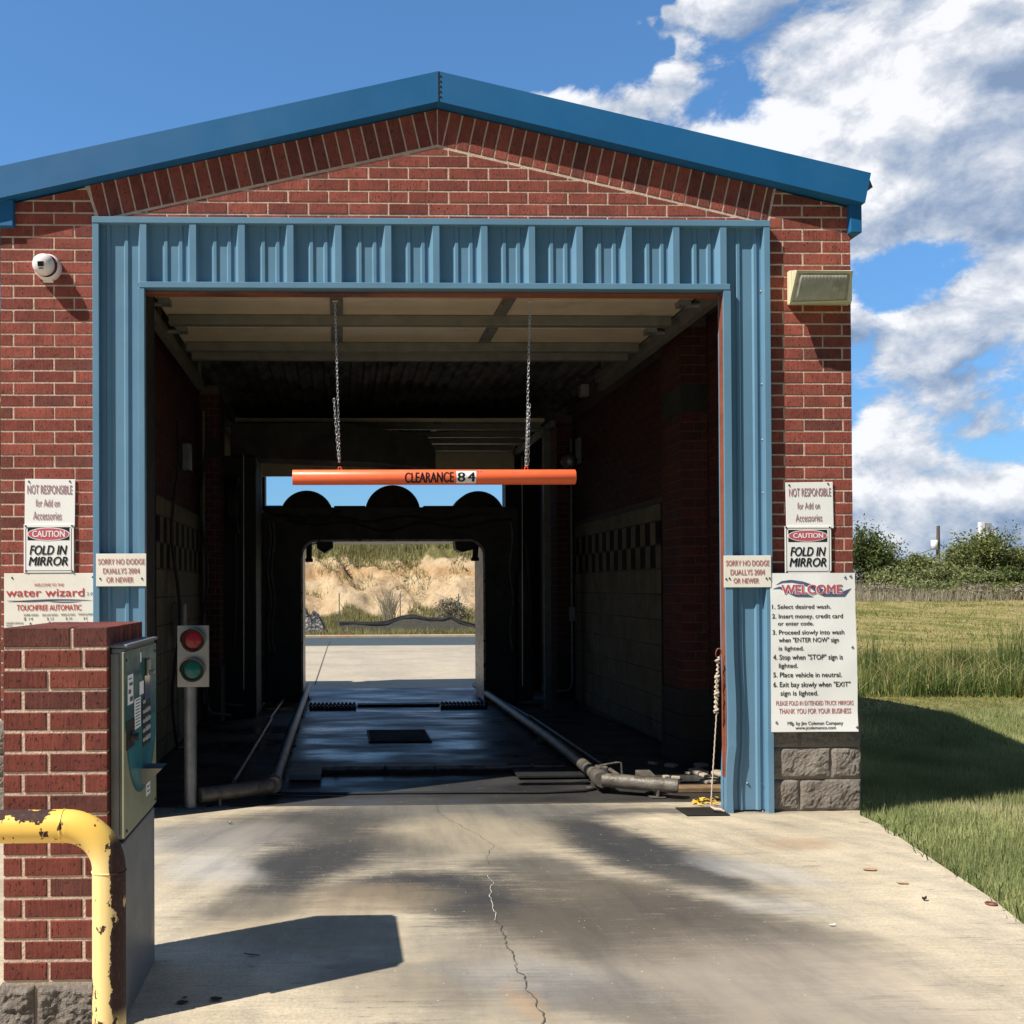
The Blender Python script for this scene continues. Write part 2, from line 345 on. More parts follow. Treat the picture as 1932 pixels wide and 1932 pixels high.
M['wood'] = mat('weathered plank', (.20, .13, .07), .85, var=.4, vs=12)
M['leafy'] = mat('yellow leaf', (.70, .42, .04), .7, var=.3, vs=60); M['leafb'] = mat('brown leaf', (.42, .25, .14), .8, var=.3, vs=60)
M['leafd'] = mat('dark leaf', (.035, .022, .015), .8)
M['yellow'] = None
def yellow_mat():
    m = bpy.data.materials.new('chipped yellow paint'); m.use_nodes = True; t = NT(m.node_tree)
    co = t.n('ShaderNodeTexCoord').outputs['Object']; s = t.n('ShaderNodeSeparateXYZ', {0: co})
    n1 = t.noi(t.mapv(co, (1, 1, .7)), 26, 7, .62)
    # rubbed side of the upright: worn where cars pass (towards the lane, +X)
    side = t.mr(s.outputs[0], PIPE_X - .004, PIPE_X + .026); band = t.mr(t.noi(t.mapv(co, (1, 1, .8)), 9, 8, .7), .3, .7, -.24, .24)
    wz = t.m('MULTIPLY', t.mr(s.outputs[2], .16, .24), t.mr(s.outputs[2], PIPE_Z, PIPE_Z-.05))
    worn = t.m('MULTIPLY', t.mr(t.m('ADD', t.m('MULTIPLY', side, .5), band),   .33, .35), wz)
    topw = t.m('MULTIPLY', t.mr(s.outputs[2], PIPE_Z + .005, PIPE_Z + .045, 0, .17), t.mr(s.outputs[0], PIPE_X - .14, PIPE_X - .20))
    chips = t.mr(t.m('ADD', t.m('ADD', n1, topw), t.m('MULTIPLY', t.mr(t.noi(co, 4, 2, .5), .4, .7), .06)), .615, .628)
    low = t.m('MULTIPLY', t.mr(s.outputs[2], .16, .06), t.mr(t.noi(t.mapv(co, (60, 60, 20)), 1.0, 4, .6), .6, .63))
    rust = t.m('MAXIMUM', t.m('MAXIMUM', worn, chips), low)
    stain = t.mr(t.noi(t.mapv(co, (30, 30, 3)), 1.0, 4, .6), .55, .8)
    base = t.mix(t.mr(s.outputs[2], PIPE_Z - .12, PIPE_Z), (.88, .66, .28), (.90, .57, .11))
    base = t.mix(t.m('MULTIPLY', stain, .35), base, (.52, .30, .08))
    rc = t.ramp(t.noi(co, 70, 5, .6), [(.3, (.022, .012, .012)), (.6, (.055, .022, .016)), (.8, (.15, .06, .025))])
    col = t.mix(rust, base, rc)
    b = t.n('ShaderNodeBump', {'Height': t.m('SUBTRACT', 1.0, rust), 'Strength': .5, 'Distance': .003})
    p = t.n('ShaderNodeBsdfPrincipled', {'Base Color': col, 'Roughness': t.mr(rust, 0, 1, .38, .85), 'Normal': b}); t.n('ShaderNodeOutputMaterial', {'Surface': p}); return m
def each(name, m, parent, fn, items):
    for it in items: mb = MB(); fn(mb, it); mb.build(name, m, parent)
def leafmat(name, stops, rough=.6, tr=.25):
    m = bpy.data.materials.new(name); m.use_nodes = True; t = NT(m.node_tree)
    at = t.n('ShaderNodeAttribute', attribute_name='rnd').outputs['Fac']
    geo = t.n('ShaderNodeNewGeometry').outputs['Position']
    c = t.ramp(at, stops); c = t.mix(1.0, c, t.ramp(t.noi(geo, .5, 4, .6), [(.3, (.78,)*3), (.7, (1.25,)*3)]), 'MULTIPLY')
    p = t.n('ShaderNodeBsdfPrincipled', {'Base Color': c, 'Roughness': rough, 'Specular IOR Level': .25}); tl = t.n('ShaderNodeBsdfTranslucent', {'Color': c})
    mx = t.n('ShaderNodeMixShader', {0: tr, 1: p.outputs[0], 2: tl.outputs[0]}); t.n('ShaderNodeOutputMaterial', {'Surface': mx}); return m
# ------------------------------------------------------------------ ground surfaces
YF = 6.22; YR = 14.55                      # front and rear face of the wash bay
def interp(x, pts):
    for (a, b), (c, d) in zip(pts, pts[1:]):
        if x <= c: return b + (d-b)*max(0, (x-a))/(c-a)
    return pts[-1][1]
def fz(Y): return -.10*ss(Y, 9.5, 13.5)     # slab falls gently towards the exit
def concrete_mat(name, stains, dark=0.0, rough=.85, base=((.52, .45, .335), (.40, .345, .255)), wet=0.0):
    m = bpy.data.materials.new(name); m.use_nodes = True; t = NT(m.node_tree)
    co = t.n('ShaderNodeTexCoord').outputs['Object']; s = t.n('ShaderNodeSeparateXYZ', {0: co})
    warp = t.vm('MULTIPLY', t.vm('SUBTRACT', t.n('ShaderNodeTexNoise', {'Vector': co, 'Scale': 1.3, 'Detail': 5, 'Roughness': .6}).outputs['Color'], (.5, .5, .5)), (.5, .5, 0))
    cw = t.vm('ADD', co, warp)
    big = t.noi(co, .8, 6, .6)
    col = t.mix(t.mr(big, .35, .68), *base)
    broom = t.noi(t.mapv(co, (3.5, 60, 5)), 1.0, 6, .75)
    fine = t.noi(co, 75, 6, .7)
    if not wet: col = t.mix(1.0, col, t.ramp(broom, [(.30, (.80,)*3), (.70, (1.15,)*3)]), 'MULTIPLY')
    col = t.mix(1.0, col, t.ramp(fine, [(.3, (.74,)*3), (.7, (1.22,)*3)]), 'MULTIPLY')
    mot = t.noi(t.mapv(co, (1, 1.6, 1)), 5.5, 7, .65)
    col = t.mix(1.0, col, t.ramp(mot, [(.3, (.86, .87, .88)), (.7, (1.10, 1.09, 1.07))]), 'MULTIPLY')
    rag = t.m('ADD', t.m('MULTIPLY', t.noi(t.mapv(co, (1.1, 2.6, 1), (0, 0, 0), (0, 0, R(-8))), 1.7, 10, .72), .62), t.m('MULTIPLY', t.noi(t.mapv(co, (2.2, 22, 1)), 1.0, 6, .75), .38))
    for (x, y, rx, ry, rot, c, k) in stains:
        v = t.vm('SUBTRACT', cw, (x, y, 0)); v = t.n('ShaderNodeVectorRotate', {'Vector': v, 'Angle': R(-rot)}, rotation_type='Z_AXIS').outputs[0]
        v = t.vm('MULTIPLY', v, (1/rx, 1/ry, 0)); L = t.n('ShaderNodeVectorMath', {0: v}, operation='LENGTH').outputs['Value']
        f = t.m('ADD', t.mr(L, 1.7, .1), t.m('MULTIPLY', t.m('SUBTRACT', rag, .5), 1.25))
        f = t.m('ADD', f, t.m('ADD', t.m('MULTIPLY', t.m('SUBTRACT', broom, .5), .85), t.m('MULTIPLY', t.m('SUBTRACT', fine, .5), .55))); f = t.m('MULTIPLY', t.mr(f, .08, .88), min(1.0, k*1.1)); col = t.mix(f, col, c)
    # long faint wheel-drawn streaks fanning out of the bay, and chalky scuffs
    sx = t.n('ShaderNodeSeparateXYZ', {0: co}); ang = t.m('ARCTAN2', t.m('SUBTRACT', sx.outputs[0], .7), t.m('SUBTRACT', 9.5, sx.outputs[1])); rad = t.m('SUBTRACT', 9.5, sx.outputs[1])
    fan = t.n('ShaderNodeCombineXYZ', {0: t.m('MULTIPLY', ang, 16), 1: t.m('MULTIPLY', rad, .7)}).outputs[0]
    if stains:
        col = t.mix(1.0, col, t.ramp(t.noi(fan, 1.6, 8, .68), [(.28, (.72, .73, .76)), (.5, (1, 1, 1)), (.74, (1.20, 1.17, 1.12))]), 'MULTIPLY')
        col = t.mix(t.m('MULTIPLY', t.mr(t.noi(fan, 5.0, 9, .75), .62, .74), .35), col, (.48, .45, .40))
        drip = t.mr(t.noi(co, 6.5, 3, .45), .715, .745); col = t.mix(t.m('MULTIPLY', drip, .35), col, (.07, .06, .05))
    specks = t.mr(t.noi(co, 48, 2, .4), .735, .76); col = t.mix(t.m('MULTIPLY', specks, .55), col, (.62, .57, .48))
    dk = t.mr(t.noi(co, 33, 3, .5), .75, .77); col = t.mix(t.m('MULTIPLY', dk, .5), col, (.06, .05, .045))
    if wet: rr = t.mr(t.noi(t.mapv(co, (.6, 1.5, 1)), 1.3, 7, .62), .34, .66, .24, .60)
    else: rr = rough
    hgt = t.m('ADD', t.m('MULTIPLY', broom, .7), t.m('MULTIPLY', fine, .5))
    b = t.n('ShaderNodeBump', {'Height': hgt, 'Strength': .35 if not wet else .04, 'Distance': .006})
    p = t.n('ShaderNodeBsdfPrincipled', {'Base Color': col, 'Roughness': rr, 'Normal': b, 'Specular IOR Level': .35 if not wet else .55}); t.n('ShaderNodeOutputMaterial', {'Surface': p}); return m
BG = (.040, .041, .043); BR = (.090, .076, .060); LG = (.36, .36, .36); TN = (.26, .205, .135); OR = (.40, .25, .13)
def st(px, py, rx, ry, rot, c, k):
    g = G(px, py); return (g.x, g.y, rx, ry, rot, c, k)
front_st = [st(560, 1560, .55, .40, 0, BG, .5), st(860, 1530, 1.35, .42, 0, (.130, .126, .115), .95), st(600, 1550, .6, .3, 0, BG, .7), st(420, 1580, .55, .40, 0, (.19, .18, .165), .9), st(1150, 1820, .9, .7, 0, (.19, .17, .14), .7), st(760, 1620, .9, .35, 0, (.17, .155, .135), .5), st(300, 1610, .9, .5, 0, LG, .15),
  st(590, 1630, .30, .55, -22, BG, 1.0), st(690, 1590, .50, .40, -20, BG, .70), st(820, 1680, .50, .30, 0, BG, 1.0), st(480, 1700, .20, .40, -30, BG, .6),
  st(970, 1720, .42, .28, -18, BG, 1.0), st(1010, 1640, .32, .32, -20, BG, .7), st(1090, 1570, .34, .45, 30, BG, 1.0), st(1190, 1600, .50, .32, -50, BG, 1.0),
  st(1290, 1640, .50, .28, -50, BG, .85), st(1180, 1700, .60, .40, -40, BR, .85), st(1400, 1740, .55, .25, -45, BG, .55), st(1330, 1770, .6, .45, -30, BR, .6),
  st(1120, 1760, .5, .3, -20, BR, .75), st(700, 1700, .42, .22, 0, TN, .55), st(560, 1760, .4, .25, 0, TN, .5), st(890, 1570, .42, .50, 0, (.27, .235, .175), .8),
  st(400, 1640, .28, .30, -10, LG, .5), st(1040, 1850, .45, .16, -20, LG, .35), st(1430, 1640, .40, .14, -45, LG, .4), st(1000, 1880, .07, .20, 20, OR, .35),
  st(1170, 1880, .5, .18, -25, BG, .4), st(1450, 1900, .7, .22, -20, BR, .4), st(760, 1850, .35, .25, 0, BR, .25), st(1500, 1590, .22, .16, 0, (.30, .20, .12), .5), st(1300, 1530, .7, .12, 0, BG, .6),
  st(1440, 1700, .30, .12, -40, LG, .3), st(1500, 1850, .6, .5, 0, (.36, .31, .25), .5)]
M['slab'] = concrete_mat('stained broomed concrete', front_st)
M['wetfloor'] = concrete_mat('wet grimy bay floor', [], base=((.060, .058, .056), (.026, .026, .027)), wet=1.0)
M['rear'] = concrete_mat('pale rear paving', [], base=((.44, .38, .29), (.36, .315, .25)))

def sheet(name, poly, z0, z1, m):
    mb = MB(); n = len(poly)
    mb.add([(x, y, z1 + fz(y)) for x, y in poly] + [(x, y, z0) for x, y in poly], [list(range(n))] + [(i, (i+1) % n, (i+1) % n + n, i+n) for i in range(n)], 0, .5)
    o = mb.build(name, m); return tag(o, kind='structure')
eb = [G(a, b) for a, b in ((1623, 1538), (1662, 1556), (1760, 1622), (1870, 1694), (1934, 1746))]
edge_pts = [(p.x, p.y) for p in eb]
edge_pts += [(edge_pts[-1][0]-.12, 3.6), (edge_pts[-1][0]-.22, 2.6), (edge_pts[-1][0]-.25, -6)]
XL_, XR_ = -2.13, 3.27
slab_poly = [(-14, -6)] + [(-14, 6.5)] + [(-2.6, 6.5), (XR_+.03, 6.5), (XR_+.03, 6.22)] + edge_pts
sheet('driveway', slab_poly, -.16, 0.0, M['slab'])
# bay floor as rows, a little lower than the driveway joint
mb = MB(); ys = [6.508, 8, 9.5, 10, 10.5, 11, 11.5, 12, 12.5, 13, 13.5, 14.3, 15.0]
for a, b in zip(ys, ys[1:]):
    mb.add([(-2.0, a, fz(a)), (3.1, a, fz(a)), (3.1, b, fz(b)), (-2.0, b, fz(b))], [(0, 1, 2, 3)], 0, .5)
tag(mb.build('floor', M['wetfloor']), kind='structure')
rear_poly = [(-40, 15.004), (-40, 26.0), (10, 26.0), (9.0, 20), (4.6, 16.5), (4.4, 15.004)]
sheet('rear_paving', rear_poly, -.4, 0.0, M['rear'])
M['asph'] = mat('blue grey asphalt', (.038, .058, .070), .85, var=.15, vs=3, bump=.3, bs=80)
sheet('road', [(-60, 26.004), (-60, 30.4), (12, 30.4), (12, 26.004)], -.4, -.012, M['asph'])
M['kerb'] = mat('rust stained kerb', (.44, .36, .25), .9, var=.2, vs=6, col2=(.50, .20, .08), c2=(.52, .62), c2s=.35)
mb = MB(); mb.box(-60, 12, 30.405, 30.62, -.4, -.035, b=.02); tag(mb.build('kerb', M['kerb']), kind='structure')
# cracks and joints in the concrete
def ribbon(name, pts, w, m, jag=0.0, z=.004, mb=None):
    own = mb is None; mb = mb or MB(); q = []
    for a, b in zip(pts, pts[1:]):
        n = max(2, int((b-a).length/.02)) if jag else 1
        for i in range(n):
            p = a.lerp(b, i/n); 
            if jag: p = p + Vector((noise.noise(p*9)*jag + noise.noise(p*31)*jag*.45, noise.noise(p*9+Vector((9, 9, 9)))*jag*.4, 0))
            q.append(p)
    q.append(pts[-1].copy()); vs = []
    for i, p in enumerate(q):
        t = (q[min(i+1, len(q)-1)] - q[max(i-1, 0)]).normalized(); nn = Vector((-t.y, t.x, 0)); ww = w*(.35 + 1.1*abs(noise.noise(p*17))) if jag else w
        vs += [(p.x+nn.x*ww/2, p.y+nn.y*ww/2, p.z+z), (p.x-nn.x*ww/2, p.y-nn.y*ww/2, p.z+z)]
    mb.add(vs, [(2*i, 2*i+1, 2*i+3, 2*i+2) for i in range(len(q)-1)], 0, .5)
    return tag(mb.build(name, m), kind='structure') if own else mb
M['crack'] = mat('dirt filled crack', (.085, .073, .06), 1.0)
M['crackw'] = mat('chalky crack edge', (.50, .46, .40), 1.0, var=.3, vs=50)
ribbon('pavement_crack', [G(*p) for p in ((1026, 1950), (1018, 1912), (1004, 1876), (976, 1836), (968, 1800), (955, 1778), (936, 1738))], .0065, M['crack'], .03)
ribbon('pavement_crack', [G(*p) for p in ((936, 1738), (932, 1712), (926, 1690), (930, 1668), (920, 1652))], .0045, M['crackw'], .03)
ribbon('pavement_crack', [G(*p) for p in ((924, 1632), (916, 1616), (932, 1596), (898, 1572), (870, 1560), (828, 1535), (818, 1506))], .003, M['crack'], .02)
def GZ(px, py, zz=-.10): return G(px, py, zz)
ribbon('paving_joint', [GZ(594, 1292), GZ(622, 1208)], .022, M['crack'], 0.0)
ribbon('paving_joint', [Vector((-8, 23.5, -.1)), Vector((9, 23.5, -.1))], .05, M['crack'], .05)
ribbon('threshold_joint', [Vector((-1.55, 6.504, 0)), Vector((3.2, 6.504, 0))], .012, M['crack'])

# ------------------------------------------------------------------ terrain
def bank_h(X, Y):
    h = interp(Y, [(30, -.16), (31.5, -.12), (33.5, .02), (36, .45), (37.5, .95), (39.3, 1.9), (41.0, 2.75), (43, 3.05), (50, 3.5), (60, 3.9), (300, 4.6)])
    k = ss(Y, 34.5, 37) * (1-ss(Y, 41, 45))
    g = abs(noise.noise(Vector((X*.50, Y*.16, 3.1)))) * 1.5 + abs(noise.noise(Vector((X*1.6 + Y*.4, Y*.7, 7.7))))*.70
    f = noise.fractal(Vector((X*1.7, Y*1.7, 0)), .9, 2.1, 5)*.12
    return h + k*(.42 - g*1.05 + f*1.5) + .10*noise.noise(Vector((X*.3, Y*.3, 5)))*ss(Y, 33, 36)
def field_h(X, Y):
    z = -.045 - .06*ss(X, 3.6, 4.8) + .20*ss(Y, 8.9, 10.2)*ss(X, 3.6, 4.6) - .06*ss(Y, 10.5, 12.5) - .22*ss(Y, 14, 20)*ss(X, 2, 5) + 1.55*ss(Y, 22, 85) + .05*noise.noise(Vector((X*.3, Y*.3, 1)))*ss(Y, 9, 12)
    return z
def TH(X, Y):
    if 30.8 < Y < 62 and X < 12.5: return bank_h(X, Y) - 1.6
    w = 1-ss(X, 9, 20)
    base = -.17*(1-ss(X, 3.5, 8)) if Y > 13 else -.2*(1-ss(X, 2.6, 2.9))
    if Y > 29:
        a = bank_h(X, Y) - .08; b = field_h(X, Y); return a*w + b*(1-w)
    if X < 3.1: return -.22
    b = field_h(X, Y)
    if Y > 12: k = ss(X, 4.2, 10); return -.22*(1-k)+b*k
    return b - .12*(1-ss(X, 3.24, 3.30)) * (1 if Y > 6.2 else 0)
xs = list(np.arange(-60, -6, 4.0)) + list(np.arange(-6, 2.4, .8)) + list(np.arange(2.4, 9, .12)) + list(np.arange(9, 24, .8)) + list(np.arange(24, 80, 3)) + [100, 150, 300, 700]
ysg = [-30, -8] + list(np.arange(-6, 14, .16)) + list(np.arange(14, 30, .6)) + list(np.arange(30, 60, 1.0)) + list(np.arange(60, 110, 4)) + [140, 200, 400, 1200]
xs = [-700, -200] + xs
mb = MB(); nx = len(xs)
vs = []
for y in ysg:
    for x in xs:
        z = TH(x, y)
        # keep the turf under the slab edge
        if y < 6.3:
            ex = interp(y, sorted([(b, a) for a, b in edge_pts])) if True else 0
            z = -.2 if x < ex-.03 else -.05 + .03*ss(x, ex, ex+.5)
        vs.append((x, y, z))
mb.add(vs, [(j*nx+i, j*nx+i+1, (j+1)*nx+i+1, (j+1)*nx+i) for j in range(len(ysg)-1) for i in range(nx-1)], 0, .5, True)
def ground_mat():
    m = bpy.data.materials.new('field turf and soil'); m.use_nodes = True; t = NT(m.node_tree)
    co = t.n('ShaderNodeTexCoord').outputs['Object']; s = t.n('ShaderNodeSeparateXYZ', {0: co})
    n1 = t.noi(t.mapv(co, (1, .35, 1)), .55, 7, .65); n2 = t.noi(co, 9, 6, .7); n3 = t.noi(co, 60, 4, .7)
    near = t.mix(t.mr(n2, .35, .65), (.085, .115, .035), (.15, .165, .06))
    far = t.ramp(n1, [(.30, (.12, .13, .038)), (.43, (.205, .19, .058)), (.50, (.33, .265, .12)), (.56, (.21, .19, .06)), (.66, (.13, .14, .04))])
    y = t.m('ADD', s.outputs[1], t.m('MULTIPLY', t.m('SUBTRACT', n1, .5), 6.0))
    c = t.mix(t.mr(y, 9, 13), near, far)
    dirt = t.mr(t.m('ADD', t.noi(t.mapv(co, (.5, .25, 1), (3, 0, 0)), .5, 5, .6), t.m('MULTIPLY', n2, .1)), .665, .70)
    c = t.mix(t.m('MULTIPLY', dirt, t.mr(y, 16, 20)), c, (.40, .28, .18))
    dry = t.mr(y, 52, 58)
    c = t.mix(t.m('MULTIPLY', dry, .8), c, (.22, .195, .14))
    c = t.mix(1.0, c, t.ramp(n2, [(.3, (.72,)*3), (.7, (1.25,)*3)]), 'MULTIPLY')
    c = t.mix(1.0, c, t.ramp(n3, [(.3, (.75,)*3), (.7, (1.2,)*3)]), 'MULTIPLY')
    b = t.n('ShaderNodeBump', {'Height': n2, 'Strength': .8, 'Distance': .06})
    p = t.n('ShaderNodeBsdfPrincipled', {'Base Color': c, 'Roughness': 1.0, 'Normal': b, 'Specular IOR Level': .1}); t.n('ShaderNodeOutputMaterial', {'Surface': p}); return m
tag(mb.build('ground', ground_mat(), fixn=False), kind='structure')
# eroded bank seen through the bay
mb = MB(); bx = np.arange(-20, 14, .14); by = list(np.arange(30.63, 44, .12)) + list(np.arange(44, 64, .8)); nb = len(bx)
mb.add([(x, y, bank_h(x, y)) for y in by for x in bx], [(j*nb+i, j*nb+i+1, (j+1)*nb+i+1, (j+1)*nb+i) for j in range(len(by)-1) for i in range(nb-1)], 0, .5, True)
def bank_mat():
    m = bpy.data.materials.new('eroded tan bank'); m.use_nodes = True; t = NT(m.node_tree)
    co = t.n('ShaderNodeTexCoord').outputs['Object']; s = t.n('ShaderNodeSeparateXYZ', {0: co})
    n1 = t.noi(co, .8, 8, .68); n2 = t.noi(co, 5, 6, .7)
    c = t.mix(t.mr(n1, .35, .65), (.72, .57, .37), (.56, .40, .24))
    z = t.m('ADD', s.outputs[2], t.m('MULTIPLY', t.m('SUBTRACT', n1, .5), 1.3))
    c = t.mix(t.m('MULTIPLY', t.m('MULTIPLY', t.mr(z, 1.6, 1.95), t.mr(z, 2.4, 2.15)), .55), c, (.52, .30, .13))
    c = t.mix(t.mr(n2, .56, .66, 0, .55), c, (.24, .17, .10)); rk = t.noi(t.mapv(co, (2.2, 1, .9)), 1.6, 9, .75); c = t.mix(t.mr(rk, .56, .70, 0, .7), c, (.30, .20, .11)); c = t.mix(t.mr(rk, .42, .30, 0, .6), c, (.80, .70, .52))
    grass = t.mix(t.mr(n2, .4, .6), (.13, .135, .050), (.24, .21, .09))
    c = t.mix(t.mr(t.m('ADD', z, t.m('MULTIPLY', n2, .5)), 2.75, 3.0), c, grass)
    c = t.mix(t.m('MULTIPLY', t.mr(t.m('ADD', s.outputs[1], t.m('MULTIPLY', t.noi(co, .8, 2, .5), 1.5)), 36.6, 36.1), .9), c, grass)
    b = t.n('ShaderNodeBump', {'Height': t.m('ADD', n2, t.noi(co, 18, 5, .7)), 'Strength': 1.0, 'Distance': .12})
    p = t.n('ShaderNodeBsdfPrincipled', {'Base Color': c, 'Roughness': 1.0, 'Normal': b, 'Specular IOR Level': .1}); t.n('ShaderNodeOutputMaterial', {'Surface': p}); return m
tag(mb.build('dirt_bank', bank_mat(), fixn=False), kind='structure')

# ------------------------------------------------------------------ the wash building
B = thing('car_wash_building', 'red brick car wash bay with blue metal trimmed drive-through opening', 'car wash', ((XL_+XR_)/2, YF, 0))
RX = P(825, 200, YF).x                                   # ridge
SL = .228
zr = P(825, 205, YF).z                                   # top of brickwork at the ridge (soffit)
roofL = lambda x: zr - SL*abs(x-RX)
FL, FR = P(180, 900, YF).x, P(1449, 900, YF).x           # outer edges of the metal surround
FT = P(815, 422, YF).z; HB = P(815, 550, YF).z           # its top, and the head of the opening
OL, OR_ = P(277, 1000, YF).x, P(1362, 1000, YF).x        # opening
CH = .0762; zc0 = P(1530, 1014, YF).z - 13*CH - .005     # course phase
BT = .615
mb = MB(); mo = MB()
def bricks(mb, cl, zlo, zhi, x0, yfr, ch=CH, L=.254, ph=0.0, j=.0115, depth=.06, bev=.002, zc=zc0, zjit=.001):
    k0 = int(math.floor((zlo-zc)/ch)); k1 = int(math.ceil((zhi-zc)/ch)); xa = min(p[0] for p in cl); xb = max(p[0] for p in cl)
    for k in range(k0, k1+1):
        z = zc + k*ch; off = x0 + (L/2 if k % 2 else 0); i0 = int((xa-off)/L)-1; i1 = int((xb-off)/L)+1
        for i in range(i0, i1+1):
            xx = off+i*L; w = random.uniform(-.0015, .0015)
            q = clip([(xx+j/2+w, z+j/2), (xx+L-j/2+w, z+j/2), (xx+L-j/2+w, z+ch-j/2), (xx+j/2+w, z+ch-j/2)], cl)
            if q:
                d = random.uniform(-zjit, zjit); mb.prism(q, yfr+d, yfr+depth, 0, None, bev)
s0, s1 = P(163, 350, YF), P(187, 409, YF); s2, s3 = P(1462, 362, YF), P(1447, 420, YF)
XLu = P(30, 400, YF).x; XRu = P(1597, 420, YF).x
low = lambda x: zr - .238 - SL*abs(x-RX)
FS = zc0 + CH*round((FT-zc0)/CH)
clL = [(XL_, BT), (FL+.03, BT), (FL+.03, FS), (XL_, FS)]
clR = [(FR-.03, BT), (XR_, BT), (XR_, FS), (FR-.03, FS)]
clL2 = [(XL_, FS), (s1.x-.004, FS), (s0.x-.004, roofL(s0.x)-.012), (XL_, roofL(XL_)-.012)]
clR2 = [(s3.x+.006, FS), (XR_, FS), (XR_, roofL(XR_)-.012), (s2.x+.006, roofL(s2.x)-.012)]
xm0 = RX-(zr-.238-FT)/SL; xm1 = RX+(zr-.238-FT)/SL
clG = [(xm0-.02, FT-.02), (xm1+.02, FT-.02), (xm1+.02, FT-.012), (RX, zr-.250), (xm0-.02, FT-.012)]
bricks(mb, clL, BT, 4.2, FL-.13, YF)
bricks(mb, clR, BT, 4.2, FR-.02, YF)
bricks(mb, clL2, FS-.01, 4.4, FL-.13, YF); bricks(mb, clR2, FS-.01, 4.4, FR-.02, YF)
bricks(mb, clG, FT-.05, 5, .05, YF)
# sloping soldier course under the rake
for sgn in (-1, 1):
    u = Vector((sgn, -SL)).normalized(); nrm = Vector((-u.y, u.x)) if sgn > 0 else Vector((u.y, -u.x))
    if nrm.y < 0: nrm = -nrm
    top0 = Vector((RX, zr)); n = 28; stp = .0835
    for i in range(n):
        a = i*stp + .005; b = (i+1)*stp - .005
        ln = .222
        w0 = .0 if i else 0.0
        q = [top0+u*a-nrm*ln, top0+u*b-nrm*ln, top0+u*b, top0+u*a]
        if i == 0: q = [Vector((RX+sgn*.004, zr-.228)), q[1], q[2], Vector((RX+sgn*.004, zr))]
        q = [(p.x, p.y) for p in q]
        if area2(q) < 0: q = q[::-1]
        c = clip(q, [(s1.x+.006, FT+.006), (s3.x-.006, FT+.006), (s3.x-.006+(s2.x-s3.x)*8, FT+.006+(roofL(s2.x)-FT)*8), (s1.x+.006+(s0.x-s1.x)*8, FT+.006+(roofL(s0.x)-FT)*8)])
        if c: c = clip(c, [(-4, roofL(-4)-.002), (-4, 1), (6, 1), (6, roofL(6)-.002), (RX, zr-.002)])
        if c: mb.prism(c, YF+random.uniform(-.001, .001), YF+.06, 0, None, .002)
# mortar body behind
for cl in (clL, clR, clL2, clR2): mb.prism(cl, YF+.003, YF+.30, 1, .5)
mb.prism([(s1.x-.01, FT-.10), (s3.x+.01, FT-.10), (s2.x+.01, roofL(s2.x)-.004), (RX, zr-.004), (s0.x-.01, roofL(s0.x)-.004)], YF+.0032, YF+.2995, 1, .5)
mb.build('brick_wall', [M['brick'], M['mortar']], B)
# gravel-faced block base
def block(mb, x0, x1, y0, z0, z1, dep, seed, nxx=26, nzz=14, amp=.016):
    vs = []; 
    for j in range(nzz+1):
        for i in range(nxx+1):
            u, v = i/nxx, j/nzz; x = x0+(x1-x0)*u; z = z0+(z1-z0)*v
            e = min(1, min(u*(x1-x0), (1-u)*(x1-x0))/.018)*min(1, min(v, 1-v)*(z1-z0)/.018)
            p = Vector((x*7+seed, z*7, seed)); d = noise.fractal(p, .8, 2.2, 5)*amp + noise.noise(p*9)*.0045
            vs.append((x, y0 - e*(.014 + d) , z))
    n = nxx+1; fs = [(j*n+i, j*n+i+1, (j+1)*n+i+1, (j+1)*n+i) for j in range(nzz) for i in range(nxx)]
    o = len(vs); vs += [(x0, y0+dep, z0), (x1, y0+dep, z0), (x1, y0+dep, z1), (x0, y0+dep, z1)]
    A, Bq, Cq, D = 0, nxx, nzz*n+nxx, nzz*n
    fs += [(A, o, o+3, D), (Bq, Cq, o+2, o+1), (D, o+3, o+2, Cq), (A, Bq, o+1, o)]
    mb.add(vs, fs, 0, random.random())
mb = MB(); mb2 = MB(); bx0, bx1 = FR-.03, P(1623, 1450, YF).x
cuts = [[P(1507, 1500, YF).x], [P(1566, 1440, YF).x], [P(1507, 1385, YF).x]]
for k in range(3):
    xx = [bx0] + cuts[k] + [bx1]
    for a, b in zip(xx, xx[1:]): block(mb, a+.004, b-.004, YF-.012, .008+k*.2035, .2035*(k+1)-.004, .30, 11*k+a)
    xx = [XL_-.04, XL_+.22+.1*(k % 2), FL+.03]
    for a, b in zip(xx, xx[1:]): block(mb2, a+.004, b-.004, YF-.012, .008+k*.2035, .2035*(k+1)-.004, .30, 5*k+a)
mb.box(bx0, bx1-.006, YF-.004, YF+.29, 0, BT-.002, 1); mb2.box(XL_-.034, FL+.03, YF-.004, YF+.29, 0, BT-.002, 1)
mb.build('block_base', [M['block'], M['bmortar']], B); mb2.build('block_base', [M['block'], M['bmortar']], B)
